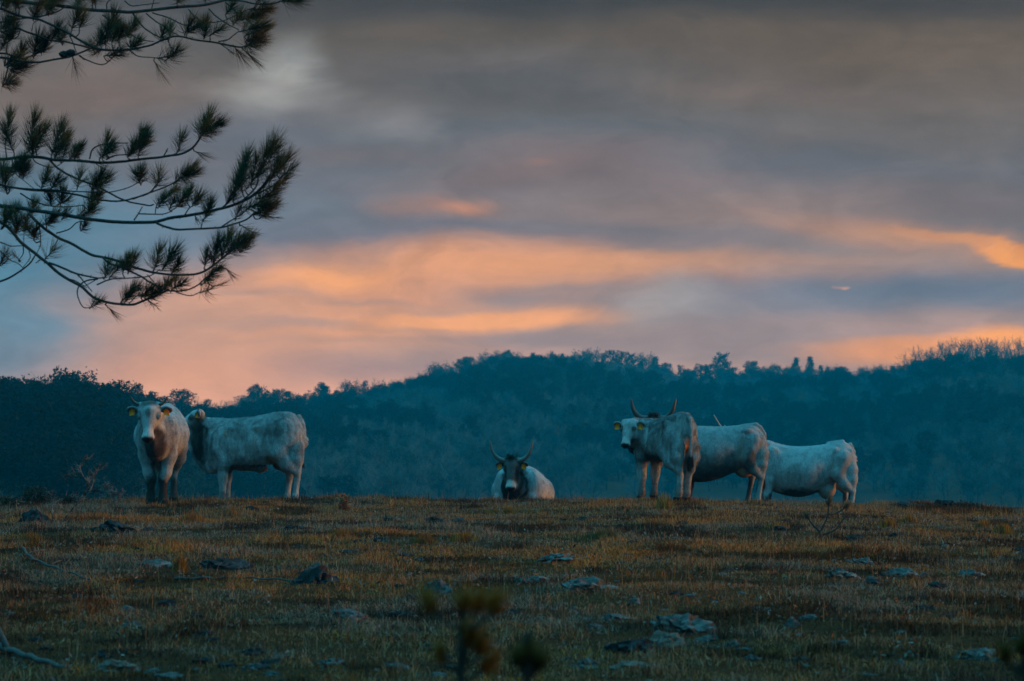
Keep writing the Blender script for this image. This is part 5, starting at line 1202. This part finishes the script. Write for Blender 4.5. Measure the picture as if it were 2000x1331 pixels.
# boughs: (picture polyline, half thickness in picture pixels, depth at start, depth at end)
BOUGHS = [
 ([(-60,-8),(0,-2),(40,4),(80,8),(130,13),(170,19),(220,22),(260,24),(310,18),(360,13),(400,10),(440,0),(490,-14)], 4.2, 17.2, 17.6, 0),
 ([(440,1),(470,2),(505,8),(535,7),(560,-2)], 1.9, 17.4, 17.2, 1),
 ([(-60,4),(0,18),(40,32),(75,38),(100,48),(130,63),(160,82),(190,95),(215,98),(250,97),(290,90),(315,80),(345,71),(380,78),(410,82),(440,87),(470,92),(485,88),(495,76)], 2.5, 16.8, 17.0, 1),
 ([(-60,50),(0,44),(40,37),(80,32),(110,24),(130,12)], 2.0, 16.9, 17.3, 0),
 ([(30,52),(60,65),(95,78),(130,83),(160,90),(190,97),(225,99),(260,95),(300,88)], 2.0, 17.2, 17.4, 0),
 ([(-60,118),(0,105),(30,112),(52,114),(85,95)], 2.2, 17.5, 17.3, 0),
 ([(-60,112),(0,112),(40,120),(70,122),(100,118),(135,112),(160,102),(185,92)], 2.6, 17.1, 17.0, 0),
 ([(155,108),(170,118),(200,126),(215,118),(232,100)], 1.4, 17.0, 17.1, 1),
 ([(258,25),(275,48),(292,62),(310,72),(330,78)], 1.8, 17.5, 17.1, 0),
 ([(285,27),(310,45),(335,62),(350,70)], 1.4, 17.5, 17.1, 0),
 ([(298,25),(330,36),(352,47),(375,52),(395,50)], 1.4, 17.4, 17.2, 1),
 ([(368,18),(380,34),(392,42),(398,60)], 1.3, 17.4, 17.2, 1),
 ([(408,18),(420,30),(436,43),(452,52),(466,60)], 1.5, 17.4, 17.1, 1),
 ([(440,5),(455,18),(468,26),(482,20),(500,14)], 1.3, 17.4, 17.3, 1),
 ([(400,44),(420,44),(440,40),(460,30)], 1.2, 17.3, 17.2, 0),
 ([(426,82),(445,78),(455,70),(466,62)], 1.4, 17.0, 17.0, 1),
 ([(208,18),(210,5),(222,-4)], 1.3, 17.5, 17.5, 0), ([(243,2),(258,12),(280,10),(312,6)], 1.2, 17.5, 17.4, 0), ([(296,18),(300,0)], 1.0, 17.5, 17.5, 0),
 ([(135,70),(142,85),(150,104),(165,118)], 1.1, 17.0, 17.0, 0), ([(200,30),(225,48),(250,64),(275,78),(300,82)], 1.5, 17.5, 17.2, 0),
 ([(250,98),(270,110),(300,113),(325,118)], 1.2, 17.0, 16.8, 1),
 ([(62,60),(66,45),(80,38)], .8, 17.2, 17.1, 0),
 # lower storey
 ([(-60,310),(0,311),(40,308),(80,308),(110,313),(150,314),(200,318),(240,316),(280,311),(320,306),(350,302),(375,290),(392,268)], 3.4, 16.4, 16.0, 1),
 ([(175,311),(180,293),(195,284),(215,280),(250,280)], 1.6, 16.2, 16.1, 1), ([(208,312),(225,304),(252,301),(262,290)], 1.5, 16.2, 16.1, 1), ([(320,306),(328,290)], 1.5, 16.1, 16.1, 0), ([(338,304),(350,295),(352,285)], 1.2, 16.1, 16.1, 1),
 ([(62,308),(70,318),(90,326),(108,326),(125,316)], 1.2, 16.3, 16.3, 0), ([(25,308),(25,322),(32,340),(50,356),(66,370)], 1.0, 16.2, 16.1, 0),
 ([(98,313),(112,328),(135,342),(160,354),(190,364),(215,377),(240,390),(262,397),(290,402),(300,400)], 2.2, 16.3, 15.9, 0),
 ([(-60,350),(0,362),(25,366),(60,371),(110,374),(150,380),(175,388),(200,391),(230,393),(260,388),(290,378),(305,362),(318,345)], 2.4, 16.0, 15.7, 1),
 ([(20,366),(60,369),(110,371),(150,374),(190,376),(220,375),(250,367),(272,356)], 1.5, 15.9, 15.8, 1),
 ([(260,389),(295,376),(330,362),(358,345)], 1.8, 15.8, 15.6, 1), ([(40,378),(65,392),(95,402),(130,405),(160,402)], 1.5, 16.2, 16.1, 0),
 ([(-60,385),(0,402),(30,405),(75,412),(110,418),(150,425),(200,431),(250,435),(300,434),(330,427),(370,421),(410,413),(450,403),(485,388),(510,368),(530,340)], 4.2, 15.6, 15.2, 1),
 ([(305,435),(325,444),(350,449),(390,447),(430,445),(450,440),(480,430),(498,415)], 2.4, 15.3, 15.1, 1),
 ([(432,444),(450,432),(470,420),(488,405)], 1.5, 15.2, 15.1, 1), ([(262,430),(270,418),(278,404)], 1.6, 15.4, 15.5, 0), ([(270,418),(300,419),(325,417),(345,405)], 1.4, 15.4, 15.4, 1), ([(361,420),(372,405),(392,398)], 1.3, 15.3, 15.3, 1), ([(393,446),(397,432),(404,422)], 1.1, 15.2, 15.2, 1), ([(303,420),(305,404),(315,385)], 1.1, 15.4, 15.4, 1),
 ([(430,410),(455,385),(465,350),(478,318)], 1.8, 15.3, 15.2, 1), ([(470,396),(500,365),(508,330),(528,300)], 1.8, 15.2, 15.2, 1), ([(500,380),(530,365),(552,345)], 1.5, 15.2, 15.1, 1), ([(110,456),(135,448),(150,435),(165,432)], 1.4, 15.9, 15.8, 1),
 ([(-60,395),(0,432),(20,448),(40,472),(60,488),(85,508),(110,530),(130,544),(160,562),(180,580),(205,590),(230,595),(258,596),(280,588),(310,575),(330,566)], 3.4, 15.5, 15.0, 1),
 ([(58,418),(80,440),(110,462),(145,480),(180,498),(205,503),(240,513),(270,525),(300,533),(340,537),(380,536),(405,527),(440,500),(462,482)], 3.0, 15.7, 14.9, 1),
 ([(200,503),(215,515),(240,525),(270,538),(290,550),(310,562),(330,568),(360,568),(385,558),(400,545),(430,520)], 2.1, 15.3, 14.9, 1),
 ([(95,514),(120,522),(145,533),(170,540),(190,543),(205,542)], 2.3, 15.3, 15.1, 1), ([(150,535),(165,552),(180,570)], 1.4, 15.2, 15.1, 0), ([(135,546),(150,550),(170,562)], 1.2, 15.2, 15.1, 0),
 ([(192,545),(172,548),(158,555),(151,568),(154,585),(163,600),(175,602)], 1.6, 15.2, 15.0, 1), ([(190,545),(175,554),(162,560)], 1.1, 15.2, 15.1, 0), ([(190,556),(215,546),(250,543),(290,540),(312,527)], 1.5, 15.2, 15.0, 1),
 ([(340,568),(352,574),(375,577),(392,570)], 1.3, 14.9, 14.8, 1), ([(288,537),(300,552),(318,567)], 1.1, 15.1, 15.0, 0), ([(252,593),(265,580),(275,572)], 1.1, 15.0, 15.0, 1),
 ([(-40,560),(0,550),(20,542),(42,528),(58,515),(68,500)], 2.2, 15.9, 15.6, 0), ([(-40,470),(0,474),(22,481),(45,480)], 1.3, 15.8, 15.7, 0), ([(0,490),(20,508),(35,514),(44,522)], 1.1, 15.8, 15.7, 1), ([(46,480),(46,495),(36,510)], 1.2, 15.7, 15.7, 0), ([(40,415),(46,445),(47,475)], 1.0, 15.7, 15.7, 0), ([(78,440),(80,475),(72,495)], 1.2, 15.7, 15.6, 0), ([(57,490),(58,505),(44,524)], 1.0, 15.7, 15.7, 0), ([(70,514),(80,508),(95,505)], 1.0, 15.5, 15.5, 1),
]
paths = []
for pl, hp, ya, yb, tipped in BOUGHS:
    ya += 8; yb += 8; k = len(pl); ys = np.linspace(ya, yb, k); q = np.array([np.array(P(a, b_, yy_)) for (a, b_), yy_ in zip(pl, ys)]); sp = spline(q, 5*k)
    sp = sp+(fbm(sp*9, 2)[:, None]-.5)*.012
    rad = hp*ya/FPX*np.linspace(1, .62, len(sp)); bb = Buf(); bb.tube(sp-PO, rad, 8)
    for i in range(int(len(sp)*.35)):        # bud scars and snapped spurs
        j = pr.integers(2, len(sp)-2); dd = pr.normal(0, 1, 3); dd /= np.linalg.norm(dd); bb.tube(np.array([sp[j]-PO, sp[j]-PO+dd*(rad[j]+.012*pr.random()+.004)]), [rad[j]*.5, .0015], 4, cap=False)
    paths.append((sp, rad, bb, [] , pl))
# shoots: (base x, row, tip x, row, needles, needle length in pixels)
SH = [(545,3,578,2,70,34),(490,20,520,18,90,30),(470,40,505,30,120,36),(470,62,512,52,140,38),(480,80,514,66,120,38),(478,90,500,84,80,40),(440,30,455,12,90,30),(455,50,470,30,100,34),(395,60,402,44,90,30),(398,78,402,60,80,28),(360,70,372,45,110,32),(365,66,385,52,80,28),(410,70,432,55,80,30),
 (312,82,322,58,110,30),(330,78,335,50,70,26),(325,117,342,104,90,38),(306,114,330,112,50,36),(250,70,262,48,110,30),(215,60,222,34,140,34),(205,80,212,55,130,34),(230,80,238,60,110,32),(195,90,200,70,90,28),(255,96,268,84,90,28),(215,108,232,100,80,28),(190,100,180,92,70,24),
 (140,60,152,28,130,34),(155,55,162,38,90,30),(100,80,112,58,110,30),(118,84,126,66,90,28),(65,35,78,8,140,34),(90,30,96,6,140,30),(85,12,120,-4,120,34),(30,20,40,-4,110,30),(10,60,18,40,120,34),(16,80,26,58,120,34),(36,114,44,96,80,28),(66,112,74,80,110,32),(85,104,90,84,90,28),(8,130,24,118,110,36),(20,140,40,132,120,38),(4,170,16,160,90,34),(0,100,8,84,90,30),(2,14,12,-6,100,30),(150,14,158,-6,110,28),(180,6,190,-8,90,28),(345,8,352,-10,80,28),(400,4,410,-12,80,28),(500,6,512,-10,80,28),
 (10,285,20,228,200,34),(28,300,12,262,120,34),(55,292,68,232,210,34),(70,290,90,250,140,32),(62,308,66,275,140,30),(100,305,118,252,210,34),(105,312,132,268,120,32),(135,312,150,292,140,28),(145,310,160,285,90,26),(200,312,210,272,120,28),(205,300,218,284,70,26),(252,306,262,284,90,28),(262,298,278,262,150,34),(268,290,284,268,100,32),(345,300,356,268,110,30),(392,268,408,232,200,36),(396,262,425,245,140,34),(388,272,400,248,80,34),(30,330,40,315,110,26),(45,350,48,320,130,30),(5,360,6,330,130,34),(14,380,10,350,120,34),
 (80,370,92,340,110,28),(100,370,112,350,90,26),(150,372,158,340,90,30),(180,372,196,345,120,32),(195,366,210,348,70,28),(190,395,196,378,80,26),(118,400,122,380,90,28),(100,402,98,385,90,28),(172,410,182,388,120,32),(160,425,176,408,100,30),(272,356,276,340,100,34),(305,366,310,340,80,34),(340,360,372,332,150,32),(350,350,380,338,110,32),(322,385,345,370,110,28),(345,405,360,385,140,30),(310,405,318,388,100,26),(330,410,340,392,90,28),(375,402,388,388,110,28),(402,424,410,398,90,32),(365,395,372,372,90,26),(395,432,404,420,50,24),
 (60,420,66,400,120,30),(30,430,32,408,140,32),(10,440,12,418,140,34),(50,450,52,430,110,28),(90,440,104,425,110,28),(120,430,128,418,70,24),(66,470,70,450,80,26),(30,460,34,440,100,28),(88,506,106,488,55,34),(158,452,166,440,60,24),
 (455,395,462,360,120,34),(465,370,478,322,150,36),(478,330,484,300,80,34),(490,365,500,315,160,36),(505,345,520,298,160,38),(520,310,534,282,100,36),(525,360,545,318,150,36),(540,340,560,312,110,34),(530,375,558,350,110,34),(500,390,532,380,110,34),(480,410,508,395,110,32),(495,420,520,408,100,32),(460,430,468,408,60,30),(505,405,530,400,80,34),(440,400,450,385,60,34),
 (205,540,212,515,110,28),(215,542,232,522,90,28),(240,530,250,508,90,28),(250,528,262,505,80,28),(300,530,312,492,130,32),(315,530,338,495,120,34),(335,535,348,515,90,28),(320,560,340,545,110,28),(335,566,355,555,90,28),(400,520,404,500,70,28),(415,520,425,478,140,34),(430,510,448,462,160,34),(445,495,468,468,150,34),(460,485,485,465,110,32),(400,545,425,528,110,32),(395,556,408,545,70,30),(390,572,412,566,50,34),(245,590,262,565,90,30),(235,592,250,575,60,28),(275,582,290,568,100,28),(290,584,310,566,110,28),(310,575,325,558,80,28),(180,600,192,592,50,24),(178,600,186,584,50,20),(40,510,30,500,18,24),(0,520,8,500,60,30),(20,330,34,322,90,28)]
SH += [(a+pr.uniform(-14, 14), b_+pr.uniform(-4, 10), a+(c-a)*.8+pr.uniform(-16, 16), b_+(d-b_)*.75+pr.uniform(-6, 12), int(n_*.6), nl*.85) for a, b_, c, d, n_, nl in SH if (a < 300 or a > 440) and n_ > 60 and pr.random() < .75]
DROOP = [(142,112,146,128,22,40),(455,88,470,108,30,50),(470,92,490,112,34,52),(430,86,450,100,20,44),(300,118,310,135,16,46),(330,84,336,96,14,30),(205,595,216,606,22,34),(290,588,305,598,26,32),(510,8,525,18,22,36),(180,315,195,325,16,30),(380,296,392,300,18,34),(440,524,452,536,16,30),(470,440,490,452,16,34),(380,420,384,430,16,20),(415,560,430,556,14,30),(510,420,535,425,20,30)]
NB = [Buf() for _ in paths]
allp = np.vstack([p[0] for p in paths]); own = np.concatenate([np.full(len(p[0]), i) for i, p in enumerate(paths)])
def to_px(p):
    y_ = p[:, 1]; return np.stack([1000+p[:, 0]*FPX/y_, HROW-(p[:, 2]-1.6)*FPX/y_], 1)
apx = to_px(allp)
for (ax_, ay_, bx_, by_, n_, nl) in SH+DROOP:
    dd = np.hypot(apx[:, 0]-ax_, apx[:, 1]-ay_); j = int(dd.argmin()); ow = own[j]; bp_ = allp[j]; Yb = bp_[1]
    base = np.array(P(ax_, ay_, Yb+pr.normal(0, .05))); tip = np.array(P(bx_, by_, base[1]+pr.normal(0, .07)))
    if dd[j] > 3:
        md_ = (bp_+base)/2+np.array([0, 0, -.01])+pr.normal(0, .008, 3); paths[ow][2].tube(spline([bp_-PO, md_-PO, base-PO], 7), np.linspace(.0065, .0045, 7), 5)
    paths[ow][2].tube(np.array([base-PO, tip-PO]), [.005, .003], 5)
    s_ = Yb/FPX; dro = (ax_, ay_, bx_, by_, n_, nl) in DROOP
    shoot(NB[ow], base-PO, tip-PO, pr, nlen=nl*s_*pr.uniform(.9, 1.25), n=int(n_*(1.0 if dro else pr.uniform(.85, 1.6))), wd=.0016 if not dro else .0015, spread=(8, 30) if dro else (16, 66), f0=0, col=(.042, .044, .018))
for (sp, rad, bb, _, pl), nb in zip(paths, NB):
    bo = bb.build('bough', M_PBARK, pine, True)
    if nb.n: nb.build('needles', M_PNEED, bo)
# cones
for cx_, cy_ in ((125,106),(138,103),(16,332)):
    x, y, z = P(cx_, cy_, 24.95 if cy_ < 200 else 24.1); b = Buf(); v, f = ICO[3]
    vv = v*np.array([.042, .030, .028]); ph = np.arctan2(v[:, 1], v[:, 2]); vv = vv*(1+.18*np.sign(np.sin(ph*5+v[:, 0]*16))*np.abs(np.sin(ph*5+v[:, 0]*16)))[:, None]
    b.add(vv+np.array([x, y, z])-PO, f); b.build('pine_cone', M_PBARK, pine, False)

# young pines in the foreground
def sapling(foot_px, Y, stem, arms, label, seed, nlen=.042, col=(.34, .095, .014), rad=.007, z_ground=True, name='pine_sapling'):
    r = np.random.default_rng(seed); f = P(foot_px[0], foot_px[1], Y); g = gz1(f.x, Y); o = np.array([f.x, Y, g]); rt = empty(name, tuple(o)); tag(rt, label, 'sapling')
    q = [np.array([0, 0, -.02])]+[np.array(P(a, b_, Y+d_))-o for a, b_, d_ in stem]; b = Buf(); sp = spline(q, 6*len(q)); b.tube(sp, np.linspace(rad*1.5, rad*.6, len(sp)), 7); b.build('stem', M_PBARK, rt, True)
    for pl, n_ in arms:
        qq = np.array([np.array(P(a, b_, Y+d_))-o for a, b_, d_ in pl]); s2 = spline(qq, 5*len(pl)); bb = Buf(); bb.tube(s2, np.linspace(rad*.8, rad*.4, len(s2)), 6); br = bb.build('branch', M_PBARK, rt, True)
        nb = Buf(); k = max(len(s2)//3, 2)
        shoot(nb, s2[-k], s2[-1], r, nlen=nlen, n=n_, wd=.0012, col=col, spread=(12, 65)); nb.build('needles', M_PNEED, br)
    return rt
sapling((900, 1330), 5.6, [(900,1331,0),(902,1290,0),(903,1235,0),(902,1190,0)], [([(903,1232,0),(872,1218,.02),(852,1200,.03),(842,1182,.03)],75), ([(903,1230,0),(930,1222,-.02),(952,1206,-.03),(965,1186,-.03)],85), ([(902,1225,0),(904,1205,0),(906,1185,0)],65), ([(902,1232,0),(915,1222,.02),(925,1202,.04),(932,1184,.04)],100),
  ([(902,1300,0),(912,1275,0),(915,1250,0)],85), ([(902,1300,0),(925,1290,0),(935,1268,0)],70), ([(901,1320,0),(880,1300,0),(868,1285,0)],45), ([(901,1330,0),(930,1320,0),(950,1300,0)],60)],
  'blurred young pine with upcurved arms in the near foreground', 5)
sapling((1030, 1330), 5.2, [(1030,1331,0),(1032,1310,0),(1033,1290,0)], [([(1031,1322,0),(1032,1300,0),(1032,1278,0)],130), ([(1031,1325,0),(1045,1315,0),(1052,1298,0)],110), ([(1030,1325,0),(1018,1312,0),(1013,1294,0)],110), ([(1031,1328,0),(1038,1318,.03),(1042,1304,.03)],100)],
  'blurred dark tip of a small pine right of the upcurved one', 6, nlen=.030, col=(.12, .06, .016))
sapling((2004, 1330), 5.4, [(2004,1331,0),(2005,1310,0),(2005,1290,0)], [([(2004,1310,0),(2001,1290,0),(1999,1272,0)],100), ([(1992,1310,0),(2000,1285,0),(2006,1260,0)],110), ([(1991,1320,0),(1975,1300,0),(1966,1285,0)],75)],
  'blurred brown pine tip in the bottom right corner', 7, nlen=.030, col=(.10, .05, .012))
sapling((1604, 1052), on_ground(1604, 1054)[1], [(1604,1050,0),(1601,1040,0),(1604,1036,0)], [([(1604,1036,0),(1612,1020,0),(1617,1005,0),(1618,990,0),(1619,978,0)],190), ([(1602,1040,0),(1590,1028,0),(1582,1018,0),(1576,1009,0)],90), ([(1618,1005,0),(1632,1003,.05),(1645,996,.05),(1652,990,.05)],120), ([(1608,1045,.1),(1630,1036,.1),(1645,1018,.1),(1655,1006,.1)],50)],
  'thin pine sapling with three upswept arms standing below the rightmost cow', 8, nlen=.085, col=(.10, .075, .05), rad=.015)
